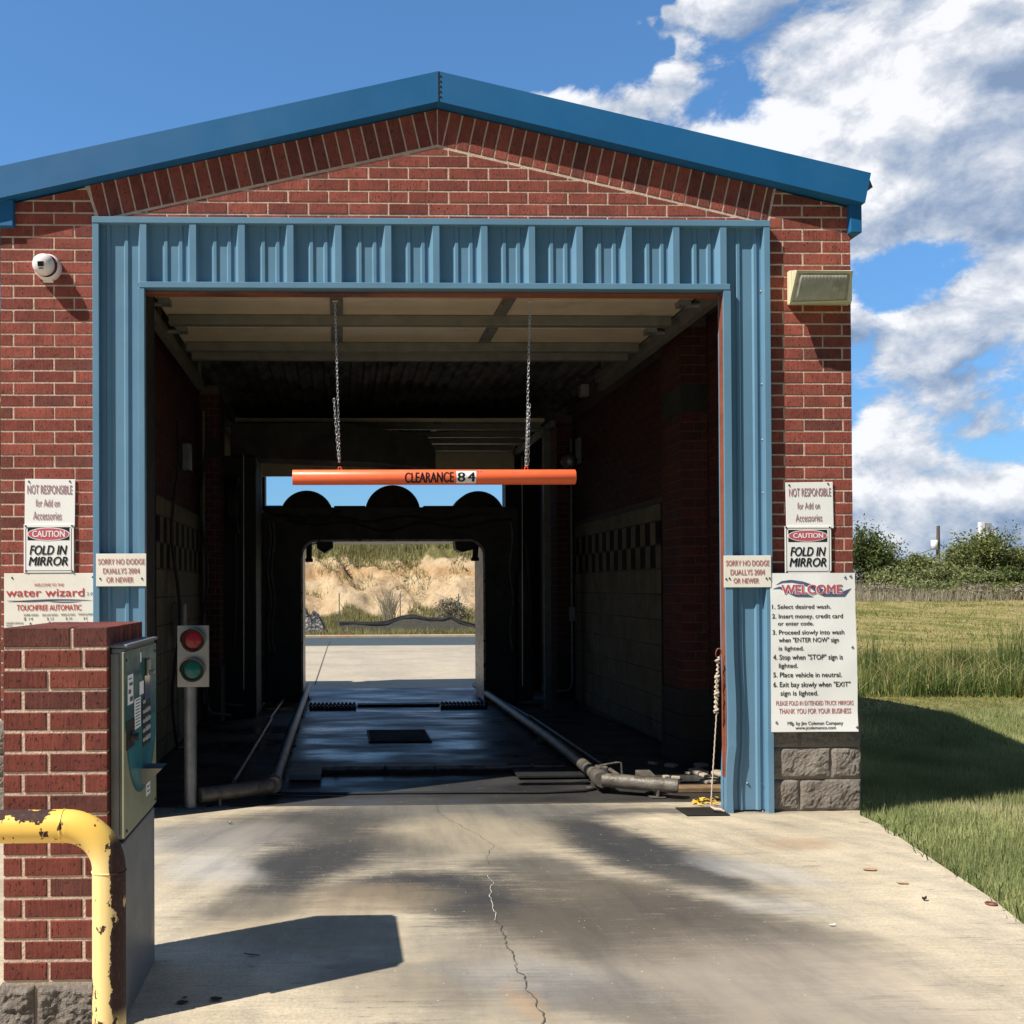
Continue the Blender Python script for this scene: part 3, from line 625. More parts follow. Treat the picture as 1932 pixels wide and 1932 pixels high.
# blue rake fascia, soffit, roof
OV = .085; yf = YF-OV
ft = P(825, 134, yf).z; fb = P(825, 191, yf).z; xl = -2.75; xr = P(1638, 360, yf).x
mb = MB()
sl2 = SL
for sgn, xe in ((-1, xl), (1, xr)):
    q = [(RX, ft), (RX, fb), (xe-.02*sgn, fb-sl2*abs(xe-RX)), (xe+.02*sgn, ft-sl2*abs(xe-RX)+.0)]
    if sgn < 0: q = q[::-1]
    mb.prism(q, yf, yf+.012, 0, .5)
    # turned drip edge and soffit
    q = [(RX, fb+.012), (RX, fb), (xe-.02*sgn, fb-sl2*abs(xe-RX)), (xe-.02*sgn, fb+.012-sl2*abs(xe-RX))]
    if sgn < 0: q = q[::-1]
    mb.prism(q, yf+.012, YF+.05, 0, .5)
fa = mb.build('fascia', M['fascia'], B)
mb = MB(); mb.box(RX-.004, RX+.004, yf-.003, yf, fb+.004, ft-.004)
for i in range(5): mb.lathe([(0, .006), (.004, .005), (.006, 0)], (RX+.012, yf, fb+.03+i*(ft-fb-.06)/4), (0, -1, 0), 8)
mb.build('ridge_seam', M['rub'], fa)
mb = MB()
for sgn, xe in ((-1, -2.62), (1, xr-.01)):
    q = [(RX, ft-.004), (RX, ft-.09), (xe, ft-.09-sl2*abs(xe-RX)), (xe, ft-.004-sl2*abs(xe-RX))]
    if sgn < 0: q = q[::-1]
    mb.prism(q, yf+.031, YR+.1, 0, .5)
mb.build('roof', M['fascia'], B)
# bent flap at the right eave
mb = MB(); a = P(1637, 329, yf); b = P(1655, 347, yf); c = P(1634, 362, yf)
mb.add([(a.x, yf, a.z), (b.x, yf+.05, b.z), (c.x, yf, c.z), (a.x, yf+.02, a.z), (b.x, yf+.06, b.z), (c.x, yf+.02, c.z)], [(0, 1, 2), (3, 5, 4), (0, 3, 4, 1), (1, 4, 5, 2), (2, 5, 3, 0)])
mb.build('bent_flashing', M['rub'], fa)
# eave boxes
for (x0, x1, t0, t1) in ((-2.5, XLu-.004, 376, 431), (XRu+.004, P(1625, 420, YF-.03).x, 388, 443)):
    mb = MB(); za, zb = P(1610, t1, YF).z, P(1610, t0, YF).z+.05
    if x0 < 0: za, zb = P(15, 431, YF).z, P(15, 380, YF).z
    y0 = YF-.04
    prof = [(x0, za), (x1, za), (x1, zb), (x0, zb)]
    mb.box(x0, x1, y0, YF+8.2, za, zb, 0, b=.006); mb.build('eave_gutter', M['fascia'], B)
# ---- metal surround (header and jamb sheeting)
YP = YF-.010                               # sheet plane, proud of the brick
S = thing  # noqa
surr = MB()
dT = .048                                  # trim stands this far off the sheet
TW = .040
def trim(mb, x0, x1, z0, z1): mb.box(x0, x1, YP-dT, YP+.004, z0, z1, 0, .5, b=.0025)
FTi = FT+.012
surr.box(OL-.0015, OR_+.0295, YP, YP+.006, HB, FT, 0, .5)                       # header sheet
surr.box(FL+.002, OL-.002, YP, YP+.006, -.015, FT, 0, .5); surr.box(OR_+.03, FR-.002, YP, YP+.006, .012, FT, 0, .5)
header = surr.build('metal_sheeting', M['panel'], B)
tr = MB()
tr.box(FL-.004, FR+.002, YP-dT-.003, YP+.004, FTi-TW, FTi, 0, .5, b=.003)          # top trim
tr.box(P(266, 545, YF).x, P(1371, 545, YF).x, YP-dT-.003, YP+.05, HB, HB+.038, 0, .5, b=.003)     # bottom trim of header
trim(tr, FL-.002, FL+TW-.002, -.02, FTi-TW-.001)
trim(tr, OL-.040, OL, -.02, HB-.001)
# right outer trim, and the dented inner trim
trim(tr, FR-TW, FR, -.012, FTi-TW-.001)
def dent(z): return .55*(.030*math.exp(-((z-.62)/.30)**2) + .012*math.exp(-((z-.42)/.05)**2) - .02*math.exp(-((z-.15)/.2)**2))
nz = 60; zs = [-.02+(HB-.001+.02)*i/nz for i in range(nz+1)]; vs = []
for z in zs:
    d = dent(z); tw = .045 + d*.4
    x0 = OR_ + d*.45; x1 = x0+tw; y = YP-dT - .3*d
    vs += [(x0, YP+.05, z), (x0, y, z), (x1, y-.0, z), (x1+.004, YP, z)]
tr.add(vs, [(4*i+k, 4*i+k+1, 4*i+k+5, 4*i+k+4) for i in range(nz) for k in range(3)], 0, .5)
tr.build('surround_trim', M['panel'], B)
# ribs
rb = MB()
def rib(mb, x, z0, z1, w, h, wt, bend=None):     # trapezoid rib standing off the sheet
    n = 1 if bend is None else 40; vs = []
    for i in range(n+1):
        z = z0+(z1-z0)*i/n; o = bend(z) if bend else 0
        vs += [(x-w/2+o, YP, z), (x-wt/2+o, YP-h, z), (x+wt/2+o, YP-h, z), (x+w/2+o, YP, z)]
    fs = [(4*i+k, 4*i+k+1, 4*i+k+5, 4*i+k+4) for i in range(n) for k in range(3)] + [(0, 3, 2, 1), (4*n, 4*n+1, 4*n+2, 4*n+3)]
    mb.add(vs, fs, 0, .5)
majors = [P(px, 490, YF).x for px in (277, 370, 461, 552, 642, 735, 825, 915, 1004, 1093, 1185, 1274, 1362)]
for i, x in enumerate(majors):
    rib(rb, x-.012, HB+.038, FTi-TW, .080, .047, .040)
for a, b in zip(majors, majors[1:]):
    g = b-a
    for f in (.40, .70): rib(rb, a+g*f, HB+.038, FTi-TW, .034, .011, .018)
for fx in (207, 241): rib(rb, P(fx, 900, YF).x, 0, FTi-TW, .036, .012, .018)
bd = lambda z: dent(z)*.9
for fx in (1393, 1425): rib(rb, P(fx, 900, YF).x, .012, FTi-TW, .036, .012, .018, bd if fx < 1400 else None)
rb.build('sheet_rib', M['panel'], B)
for px, py in ((1436, 608-58), (1438, 725), (1439, 830), (1440, 930), (1413, 1470+80), (1880*0+1424, 1533), (1439, 1531), (1405, 1533), (1410, 1478), (1435, 1479), (575, 541), (618, 541), (930, 541), (1128, 541), (300, 541)):
    p = P(px, min(py, 1536), YP-.002); 
    if py == 541: p = P(px, py, YP-.003)
    sc = MB(); sc.lathe([(0, .009), (.004, .009), (.005, .006), (.009, .006), (.010, 0)], (p.x, YP-.001 if py != 541 else YP-.04, p.z), (0, -1, 0), 8); sc.build('screw', M['galv'], B)
# steel jamb and head angles just behind
mb = MB(); mb.box(OR_-.003, OR_+.028, YP-.030, YF+.020, -.0, HB-.003, 0, .5, b=.002); mb.build('steel_jamb', M['redoxide'], B)
mb = MB(); mb.box(OL-.05, OR_-.006, YP+.02, YF+.08, HB-.016, HB-.0045); mb.build('steel_head', M['redoxide'], B)
mb = MB(); mb.box(FL+.031, OL-.006, YF+.012, YF+.30, 0, HB+.1); mb.build('jamb_return', M['dark'], B)  # masonry return coloured black to imitate its shade
# ---- interior shell
XW0, XW1 = -1.52, 2.93; CZ = 3.72
sh = MB()
for a, b in ((XL_+.3, XW0-.0),): pass
def wall_int(mb, X, sgn):               # masonry wall along Y with real courses near the camera
    mb.box(X, X+sgn*.28, YF+.301, YR-.001, -.3, CZ+.05, 1, .5)
wl = MB(); wall_int(wl, XW1+.008, 1); wall_int(wl, XW0-.008, -1)
def side_bricks(mb, X, sgn, y0, y1, z0, z1, ch=CH, L=.254, mi=0, j=.010, bev=.0):
    n = int((z1-z0)/ch)
    for k in range(n):
        off = (L/2 if k % 2 else 0); y = y0-off
        while y < y1:
            a = max(y0, y+j/2); b = min(y1, y+L-j/2)
            if b-a > .02: mb.box(X, X+sgn*.02, a, b, z0+k*ch+j/2, z0+(k+1)*ch-j/2, mi)
            y += L
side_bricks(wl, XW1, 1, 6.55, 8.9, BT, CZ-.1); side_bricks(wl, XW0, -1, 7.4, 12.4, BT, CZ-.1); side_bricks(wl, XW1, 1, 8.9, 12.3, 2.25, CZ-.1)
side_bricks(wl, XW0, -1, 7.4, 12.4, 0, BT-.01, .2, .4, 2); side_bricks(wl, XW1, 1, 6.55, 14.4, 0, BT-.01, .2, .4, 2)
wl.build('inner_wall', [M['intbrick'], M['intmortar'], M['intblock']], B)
def pilaster(x0, x1, y0, y1):
    mb = MB(); mb.box(x0+.006, x1-.006, y0+.006, y1-.006, -.15, CZ-.12, 1, .5)
    for k in range(int((CZ-.2)/CH)):
        z = k*CH
        if z < BT-.02:
            continue
        if 2.80 < z < 3.02: mb.box(x0, x1, y0, y1, z, z+CH, 2, .4); continue
        o = .0 if k % 2 else .11
        cutsx = [x0, x0+.10+o*.6, x1] if x1-x0 > .15 else [x0, x1]
        for a, b in zip(cutsx, cutsx[1:]): mb.box(a+(.0 if a == x0 else .005), b-(.0 if b == x1 else .005), y0, y0+.03, z+.005, z+CH-.005, 0)
        cy = [y0+.031, y0+.16+o, y1]
        for a, b in zip(cy, cy[1:]):
            for xx in (x0, x1-.02): mb.box(xx, xx+.02, a+.004, b-.004, z+.005, z+CH-.005, 0)
    for k in range(3): mb.box(x0-.012, x1+.012, y0-.012, y1+.012, k*.2035+.004-.0, (k+1)*.2035-.004, 2)
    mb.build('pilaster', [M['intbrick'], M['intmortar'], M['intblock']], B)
pilaster(2.715, 2.925, 7.78, 8.28); pilaster(2.715, 2.925, 12.35, 12.85)
pilaster(-1.515, -1.30, 10.55, 11.0)
def tiles(X, sgn, y0, y1, zrows):
    mb = MB(); z0 = min(r[0] for r in zrows); z1 = max(r[1] for r in zrows)
    mb.box(X, X+sgn*.02, y0, y1, z0, z1, 2, .5)
    for (a, b, kind) in zrows:
        y = y0; i = 0
        while y < y1-.02:
            e = min(y1, y+.155)
            dk = kind and ((i+kind) % 2)
            mb.box(X-sgn*.006, X+sgn*.001, y+.006, e-.006, a+.007, b-.007, 1 if dk else 0); y = e; i += 1
    mb.build('tile_panel', [M['tile'], M['tiled'], M['dark']], B)
zt = CAMZ + 159/1860*8.9
rows = [(zt-.16, zt, 0), (zt-.38, zt-.16, 1), (zt-.60, zt-.38, 2)]
z = zt-.60; 
while z > .1: rows.append((max(.02, z-.235), z, 0)); z -= .235
tiles(XW1-.021, 1, 8.9, 12.22, rows); tiles(XW0+.021, -1, 8.0, 10.5, rows); tiles(XW0+.021, -1, 11.05, 12.2, rows)
# ceiling: corrugated liner running along the bay
mb = MB(); vs = []; fs = []; X = XW0-.05; n = 0
while X < XW1+.05:
    for dx, dz in ((0, 0), (.05, 0), (.07, .035), (.12, .035), (.14, 0)): vs += [(X+dx, YF+.2, CZ+dz), (X+dx, YR, CZ+dz)]
    X += .14
nn = len(vs)//2
mb.add(vs, [(2*i, 2*i+1, 2*i+3, 2*i+2) for i in range(nn-1)], 0, .5)
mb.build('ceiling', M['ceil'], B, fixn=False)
# rear wall with its opening
RL, RR_, RH = P(500, 1000, YR).x, P(954, 1000, YR).x, P(742, 900, YR).z
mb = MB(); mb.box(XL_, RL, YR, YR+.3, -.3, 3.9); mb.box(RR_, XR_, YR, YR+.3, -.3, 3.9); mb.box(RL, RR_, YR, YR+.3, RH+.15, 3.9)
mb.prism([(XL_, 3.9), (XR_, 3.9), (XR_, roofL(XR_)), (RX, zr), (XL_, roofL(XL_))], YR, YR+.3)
mb.build('rear_wall', M['dark'], B)  # black colour stands in for the shade on this wall
for a, b in ((XL_, XL_+.3), (XR_-.05, XR_)): mb = MB(); mb.box(a, b, YF+.31, YR, -.3, roofL(a)-.02); mb.build('side_wall', M['mortar'], B)
# near overhead door parked under the ceiling
def door(y0, y1, struts, joints, z, stiles, lip=None):
    d = MB(); prev = y0
    for jy in list(joints)+[y1]: d.box(-1.28, 2.47, prev+.002, jy-.002, z, z+.045, 0, b=.004); prev = jy
    o = d.build('overhead_door', M['doorp'], B)
    for sy in struts:
        s_ = MB(); s_.box(-1.26, 2.45, sy, sy+.075, z-.075, z-.003, b=.006); s_.build('strut', M['galvd'], o)
    for x in stiles:
        s_ = MB(); s_.box(x-.045, x+.045, y0, y1, z-.012, z-.0005)
        for jy in joints: s_.box(x-.03, x+.03, jy-.04, jy+.04, z-.03, z-.0125)
        s_.build('stile', M['galvd'], o)
    for jy in joints:
        for x in (-1.22, 2.41):
            r_ = MB(); r_.box(x-.04, x+.04, jy-.05, jy+.05, z-.04, z-.001); r_.tube([(x-.02 if x < 0 else x+.02, jy, z-.03), (x-.12 if x < 0 else x+.12, jy, z-.03)], .02, 10); r_.build('roller', M['galv'], o)
    return o
door(6.45, 8.42, (7.22, 8.02, 8.33), (6.86, 7.60), 3.44, (-.03, 1.17))
d2_ = door(11.9, 14.35, (12.0, 12.65, 13.2, 13.9), (12.4, 13.0, 13.6), 3.44, (-.03, 1.17))
mb = MB(); mb.box(RL-.12, RR_+.12, YR-.10, YR-.055, RH, RH+.46, b=.004); mb.box(RL-.12, RR_+.12, YR-.14, YR-.105, RH+.40, RH+.46); mb.build('bottom_section', M['doorp'], d2_)
for x in (-1.36, 2.55):
    mb = MB(); mb.box(x-.03, x+.03, 6.5, 9.6, 3.36, 3.44); mb.box(x-.06, x-.031, 6.5, 9.6, 3.44, 3.50); 
    for yy in (7.4, 8.6, 9.5): mb.box(x-.015, x+.015, yy, yy+.03, 3.441, CZ)
    mb.build('door_track', M['galvd'], B)
    mb = MB(); mb.box(x-.03, x+.03, 11.8, 14.4, 3.36, 3.44); mb.build('door_track', M['galvd'], B)
# ------------------------------------------------------------------ brick order post with the pay cabinet
KF = 3.257; KB = 3.83
KX0, KX1 = P(6, 1500, KF).x, P(203, 1500, KF).x; KT = P(100, 1184.5, KF).z; KBZ = P(100, 1852, KF).z
K = thing('brick_pier', 'low red brick pier on a grey block base behind the yellow pipe guard', 'pier', ((KX0+KX1)/2, (KF+KB)/2, 0))
mb = MB(); KC = .0677; j = .0115
rowsn = int(round((KT-KBZ)/KC)); KC = (KT-KBZ)/rowsn
for k in range(rowsn):
    z1 = KT-k*KC; z0 = z1-KC
    lim = [135] if k == 0 else ([43, 157] if k % 2 == 1 else [91])
    xs_ = [KX0] + [P(a, 1500, KF).x for a in lim] + [KX1]
    for i, (a, b) in enumerate(zip(xs_, xs_[1:])):
        a2 = a + (j/2 if i else 0); b2 = b - (j/2 if i < len(xs_)-2 else 0); w_ = random.uniform(-.0015, .0015)
        mb.prism([(a2, z0+j/2), (b2, z0+j/2), (b2, z1-(j/2 if k else 0)), (a2, z1-(j/2 if k else 0))], KF+w_, KF+.10, 0, None, .0025)
    y = KF+.102
    st_ = .0705 if k == 0 else .2032
    y = y + (0 if k % 2 == 0 else .10); ylist = [KF+.102] + ([] if k == 0 or k % 2 == 0 else [y]); q = y
    while q+st_ < KB-.03: q += st_; ylist.append(q)
    ylist.append(KB)
    for a, b in zip(ylist, ylist[1:]):
        for xs0 in (KX1-.10, KX0): mb.box(xs0, xs0+.10, a+(j*.4), b-(j*.4), z0+j/2, z1-(j/2 if k else 0), 0, None, b=.003)
        if k == 0: mb.box(KX0+.101, KX1-.101, a+.004, b-.004, z0+j/2, z1-.0005, 0)
mb.box(KX0+.004, KX1-.004, KF+.0035, KB-.01, KBZ-.002, KT-.004, 1, .5)
mb.build('brickwork', [M['kbrick'], M['mortar']], K)
mb = MB(); kx = P(68, 1880, KF).x
block(mb, KX0-.012, kx-.006, KF-.004, -.02, KBZ-.012, .45, 3.3, 40, 30, .022); block(mb, kx+.006, KX1-.0, KF-.004, -.02, KBZ-.012, .45, 9.1, 50, 30, .022)
mb.box(KX0, KX1-.01, KF+.004, KB, -.05, KBZ-.002, 1, .5); mb.build('block_base', [M['block'], M['bmortar']], K)
# pay cabinet
CXP = KX1 + .040; CYA, CYB = KF+.045, KB-.0
pa = lambda zx, zy: SX(zx*.19607, 1136.4+zy*.19607, CXP+.012)
ctop = pa(1165, 455).z; cbot = .60
cab = thing('pay_station', 'stainless pay station with a teal front mounted on the side of the brick pier', 'pay station', (CXP, (CYA+CYB)/2, 0))
mb = MB(); mb.box(KX1+.002, CXP+.004, CYA, CYB, cbot, ctop, b=.004); mb.box(KX1+.002, CXP-.012, CYA-.006, CYA-.0005, cbot+.01, ctop-.02)
mb.box(KX1-.002, CXP+.018, CYA-.004, CYB, ctop+.001, ctop+.012, b=.003)
mb.build('upper_case', M['ssd'], cab)
mb = MB(); mb.box(KX1+.002, CXP+.004, CYA-.012, CYB+.0, 0, cbot-.008, b=.004); mb.build('lower_case', M['ssd'], cab)
YD0, YD1 = pa(1195, 900).y, CYB-.004
dr = MB(); dr.box(CXP+.0045, CXP+.012, YD0, YD1, cbot+.012, ctop-.012, b=.002); door_ = dr.build('front_door', M['pgrn'], cab)
XD = CXP+.0125
def onface(mb, zx0, zx1, zy0, zy1, d=.002, mi=0, b=0.0):
    ya = SX(zx0*.19607, 1136.4+zy0*.19607, XD).y; yb = SX(zx1*.19607, 1136.4+zy1*.19607, XD).y
    za = SX((zx0+zx1)/2*.19607, 1136.4+zy0*.19607, XD).z; zb = SX((zx0+zx1)/2*.19607, 1136.4+zy1*.19607, XD).z
    mb.box(XD, XD+d, max(YD0+.002, ya), min(YD1-.002, yb), zb, za, mi, b=b)
# dark teal upper graphic and the teal swirl below (outlined oval)
mb = MB(); zt_ = ctop-.016; zm = SX(1300*.19607, 1136.4+1180*.19607, XD).z
mb.box(XD-.0004, XD+.0008, YD0+.004, YD1-.004, zm, zt_); mb.build('face_graphic', M['dteal'], door_)
mb = MB(); zb_ = SX(1330*.19607, 1136.4+1850*.19607, XD).z; cyy = (YD0+YD1)/2+.01; n = 28
def oval(ry, rz, x0, x1, mi):
    vs = [(cyy+(YD1-YD0-.008)/2*0, 0, 0)][:0]; pts = []
    for i in range(n+1):
        th = math.pi + math.pi*i/n; pts.append((cyy+ry*math.cos(th), zm+rz*math.sin(th)))
    m_ = len(pts); vs = [(x0, y, z) for y, z in pts] + [(x1, y, z) for y, z in pts]
    mb.add(vs, [list(range(m_)), list(range(m_, 2*m_))[::-1]] + [(i, i+1, i+1+m_, i+m_) for i in range(m_-1)] + [(m_-1, 0, m_, 2*m_-1)], mi, .5)
hw = (YD1-YD0)/2-.02
oval(hw, zm-zb_, XD-.0004, XD+.0006, 1); oval(hw-.012, zm-zb_-.014, XD-.0002, XD+.0011, 0)
mb.build('swirl_graphic', [M['teal'], M['dteal']], door_)
for (a, b, c_, d_) in ((1290, 1350, 920, 1210), (1225, 1278, 695, 980), (1340, 1378, 760, 885), (1405, 1440, 1690, 1850), (1345, 1357, 480, 575)): mb = MB(); onface(mb, a, b, c_, d_, .0018); mb.build('label_sticker', M['white'], door_)
mb = MB()
for zy in np.arange(935, 1200, 30): onface(mb, 1300, 1340, zy, zy+9, .0026)
for (a, b, c_, d_) in ((1235, 1262, 730, 742), (1240, 1270, 770, 800), (1232, 1255, 840, 880), (1245, 1272, 905, 950), (1412, 1432, 1715, 1730), (1412, 1432, 1760, 1775), (1412, 1432, 1805, 1820)): onface(mb, a, b, c_, d_, .0026)
mb.build('print', M['grey'], door_)
mb = MB(); onface(mb, 1382, 1432, 690, 940, .004, b=.002); mb.build('display', M['glossblk'], door_)
for a_ in ((1215, 1290, 1130, 1400), (1365, 1440, 935, 1360)): mb = MB(); onface(mb, *a_, .003); mb.build('key_plate', M['blk'], door_)
for zy in (1025, 1112, 1200, 1290):
    b_ = MB(); onface(b_, 1388, 1426, zy-22, zy+24, .010, b=.004); b_.build('select_button', M['btn'], door_)
for zy in (955, 1050, 1140, 1232, 1318):
    b_ = MB(); onface(b_, 1366, 1382, zy-16, zy+18, .008, b=.003); b_.build('lamp', M['btn'], door_)
mb = MB(); p = pa(1258, 1290); mb.lathe([(0, .020), (.006, .020), (.007, .012), (.022, .014), (.024, 0)], (XD+.003, p.y, p.z), (1, 0, 0), 16); mb.build('lock_knob', M['rub'], door_)
mb = MB(); p = pa(1400, 625); mb.box(XD, XD+.018, p.y-.02, p.y+.02, p.z-.03, p.z+.035, b=.008); mb.box(XD+.010, XD+.034, p.y-.013, p.y+.013, p.z-.022, p.z-.010, b=.003); mb.build('note_reader', M['ss'], door_)
mb = MB(); p = pa(1385, 1600)
yA, yB = p.y-.055, p.y+.05; zT, zB = pa(1400, 1560).z, pa(1400, 1712).z
vs = [(XD, yA, zT), (XD+.075, yA-.0, zT), (XD+.075, yB, zT), (XD, yB, zT), (XD, yA+.01, zB), (XD+.018, yA+.01, zB), (XD+.018, yB-.01, zB), (XD, yB-.01, zB)]
mb.add(vs, [(4, 5, 6, 7), (0, 1, 5, 4), (1, 2, 6, 5), (2, 3, 7, 6), (3, 0, 4, 7)])
vs2 = [(x+(.002 if x < XD+.01 else -.002), y+(.002 if y < p.y else -.002), z) for x, y, z in vs]; mb.add(vs2, [(4, 7, 6, 5), (0, 4, 5, 1), (1, 5, 6, 2), (2, 6, 7, 3), (3, 7, 4, 0)])
mb.build('change_cup', M['ss'], cab, fixn=False)
for (yy, zz) in ((YD0+.03, cbot+.03), (YD1-.03, cbot+.03), (YD0+.03, ctop-.04), (YD1-.03, ctop-.04)): mb = MB(); mb.lathe([(0, .006), (.003, .005), (.004, 0)], (XD, yy, zz), (1, 0, 0), 8); mb.build('rivet', M['rub'], door_)
# yellow pipe guard
YPIPE = 2.88; PIPE_X = P(206, 1800, YPIPE).x; PIPE_Z = P(60, 1559, YPIPE).z; pr = .0475
M['yellow'] = yellow_mat()
mb = MB(); rbend = .125; pts = [(-2.3, YPIPE, PIPE_Z), (-1.6, YPIPE, PIPE_Z)]
for i in range(13):
    a = math.pi/2*i/12; pts.append((PIPE_X-rbend+rbend*math.sin(a), YPIPE, PIPE_Z-rbend+rbend*math.cos(a)))
for z in (.45, .3, .15, -.1): pts.append((PIPE_X, YPIPE, z))
mb.tube(pts, pr, 48)
for z in (PIPE_Z-rbend-.005,):
    mb.tube([(PIPE_X+math.cos(t)*(pr+.0005), YPIPE+math.sin(t)*(pr+.0005), z+.0015*math.sin(3*t)) for t in np.linspace(0, 2*math.pi, 33)[:-1]], .0022, 6, closed=True)
x_ = PIPE_X-rbend-.004
mb.tube([(x_, YPIPE+math.sin(t)*(pr+.0005), PIPE_Z+math.cos(t)*(pr+.0005)) for t in np.linspace(0, 2*math.pi, 33)[:-1]], .0020, 6, closed=True)
tag(mb.build('pipe_guard', M['yellow']), 'bent yellow pipe guard with rust chips in front of the brick pier', 'pipe guard')

# ------------------------------------------------------------------ things on the facade
def sg(name, label, cat, c0, c1, Y, face, lines, cv, th=.004, tilt=0.0, extra=None, corners=None, group=None):
    """flat sign; c0,c1 opposite corners in detail-view units converted by cv"""
    a = P(*cv(*c0), Y); b = P(*cv(*c1), Y); cx, cz = (a.x+b.x)/2, (a.z+b.z)/2
    T = Matrix.Translation((cx, Y, cz)) @ Matrix.Rotation(R(tilt), 4, 'Y')
    o = thing(name, label, cat, (cx, Y, cz), group)
    mb = MB(); mb.T = T; mb.box(a.x-cx, b.x-cx, 0, th, b.z-cz, a.z-cz, 0, .5, b=.0012); mb.build('plate', face, o)
    def loc(x, y): p = P(*cv(x, y), Y); return p.x-cx, p.z-cz
    if extra: extra(o, T, loc)
    by = {}
    for (s, x0, y0, x1, y1, mk, kw) in lines: by.setdefault(mk, []).append((s, x0, y0, x1, y1, kw))
    for mk, ls in by.items():
        mb = MB(); mb.T = T
        for (s, x0, y0, x1, y1, kw) in ls:
            xa, za = loc(x0, y0); xb, zb = loc(x1, y1); text(mb, s, xa, xb, zb, za, -.0022, 0, **kw)
        mb.build('lettering', M[mk], o, fixn=False)
    return o
cA = lambda x, y: (x/2.76*.7576, (1100+y/2.76)*.7576)
cB = lambda x, y: ((1750+x/3.864)*.7576, (1150+y/3.864)*.7576)
cCc = lambda x, y: ((1750+x/3.22)*.7576, (1600+y/3.22)*.7576)
BD = dict(bold=.012)
def holes(lst):
    def f(o, T, loc):
        for x, y in lst:
            mb = MB(); mb.T = T; a, b = loc(x, y); mb.lathe([(0, .006), (.004, .005), (.005, 0)], (a, -.0005, b), (0, -1, 0), 10); mb.build('screw', M['rub'], o)
    return f
def caution(x0, y0, x1, y1, bx0, by0, bx1, by1, ex0, ey0, ex1, ey1, hl):
    def f(o, T, loc):
        mb = MB(); mb.T = T
        (a, t), (b, u) = loc(x0, y0), loc(x1, y1); n = 6; r = .012; w_ = .0028
        def rr(a, t, b, u, r):
            pts = []
            for (cx, cz, s) in ((b-r, t-r, 0), (a+r, t-r, 1), (a+r, u+r, 2), (b-r, u+r, 3)):
                for i in range(n+1): th = math.pi/2*(s+i/n); pts.append((cx+r*math.cos(th), cz+r*math.sin(th)))
            return pts
        o1 = rr(a, t, b, u, r); i1 = rr(a+w_, t-w_, b-w_, u+w_, r-w_); m_ = len(o1)
        mb.add([(x, -.0012, z) for x, z in o1] + [(x, -.0012, z) for x, z in i1], [(i, (i+1) % m_, (i+1) % m_+m_, i+m_) for i in range(m_)])
        (a, t), (b, u) = loc(bx0, by0), loc(bx1, by1); mb.add([(a, -.0012, t), (b, -.0012, t), (b, -.0012, u), (a, -.0012, u)], [(0, 1, 2, 3)])
        mb.build('black_border', M['blk'], o, fixn=False)
        (a, t), (b, u) = loc(ex0, ey0), loc(ex1, ey1)
        for nm, k, yy, mk in (('oval_rim', 1.0, -.0018, 'wwhite'), ('red_oval', .955, -.0024, 'pinkr')):
            mb = MB(); mb.T = T; kk = .88 if k < 1 else 1
            mb.add([((a+b)/2+(b-a)/2*k*math.cos(q), yy, (t+u)/2+(t-u)/2*kk*math.sin(q)) for q in np.linspace(0, 2*math.pi, 49)[:-1]], [list(range(48))]); mb.build(nm, M[mk], o, fixn=False)
        holes(hl)(o, T, loc)
    return f
sg('notice_sign', 'white sign reading NOT RESPONSIBLE for Add on Accessories on the left brick pillar', 'sign', (170, 257), (516, 586), YF-.010, M['white'],
   [("NOT RESPONSIBLE", 187, 300, 496, 358, 'mauve', dict(bold=.016)), ("for Add on", 245, 395, 410, 446, 'mauve', dict(bold=.010)), ("Accessories", 228, 480, 424, 536, 'mauve', dict(bold=.010))], cA, tilt=.6, extra=holes([(197, 276), (478, 271), (203, 582)]))
def caut(name, label, rect, geo, words, cv, Y):
    o = sg(name, label, 'sign', rect[:2], rect[2:], Y, M['white'], words[1:], cv, extra=caution(*geo))
    a = P(*cv(*rect[:2]), Y); b = P(*cv(*rect[2:]), Y); cx, cz = (a.x+b.x)/2, (a.z+b.z)/2
    s, x0, y0, x1, y1, mk, kw = words[0]; p = P(*cv(x0, y0), Y); q = P(*cv(x1, y1), Y); mb = MB(); text(mb, s, p.x, q.x, q.z, p.z, Y-.0034, 0, **kw); mb.build('lettering', M['wwhite'], o, fixn=False)
caut('caution_sign', 'CAUTION fold in mirror sign on the left brick pillar', (163, 568, 508, 900), (175, 588, 492, 887, 190, 590, 477, 676, 188, 590, 479, 680, [(176, 580), (494, 578), (178, 888), (496, 890)]),
     [("CAUTION", 222, 613, 447, 654, 'wwhite', dict(bold=.035)), ("FOLD IN", 203, 714, 463, 775, 'blk', dict(bold=.030, shear=.22)), ("MIRROR", 196, 792, 467, 850, 'blk', dict(bold=.030, shear=.22))], cA, YF-.016)
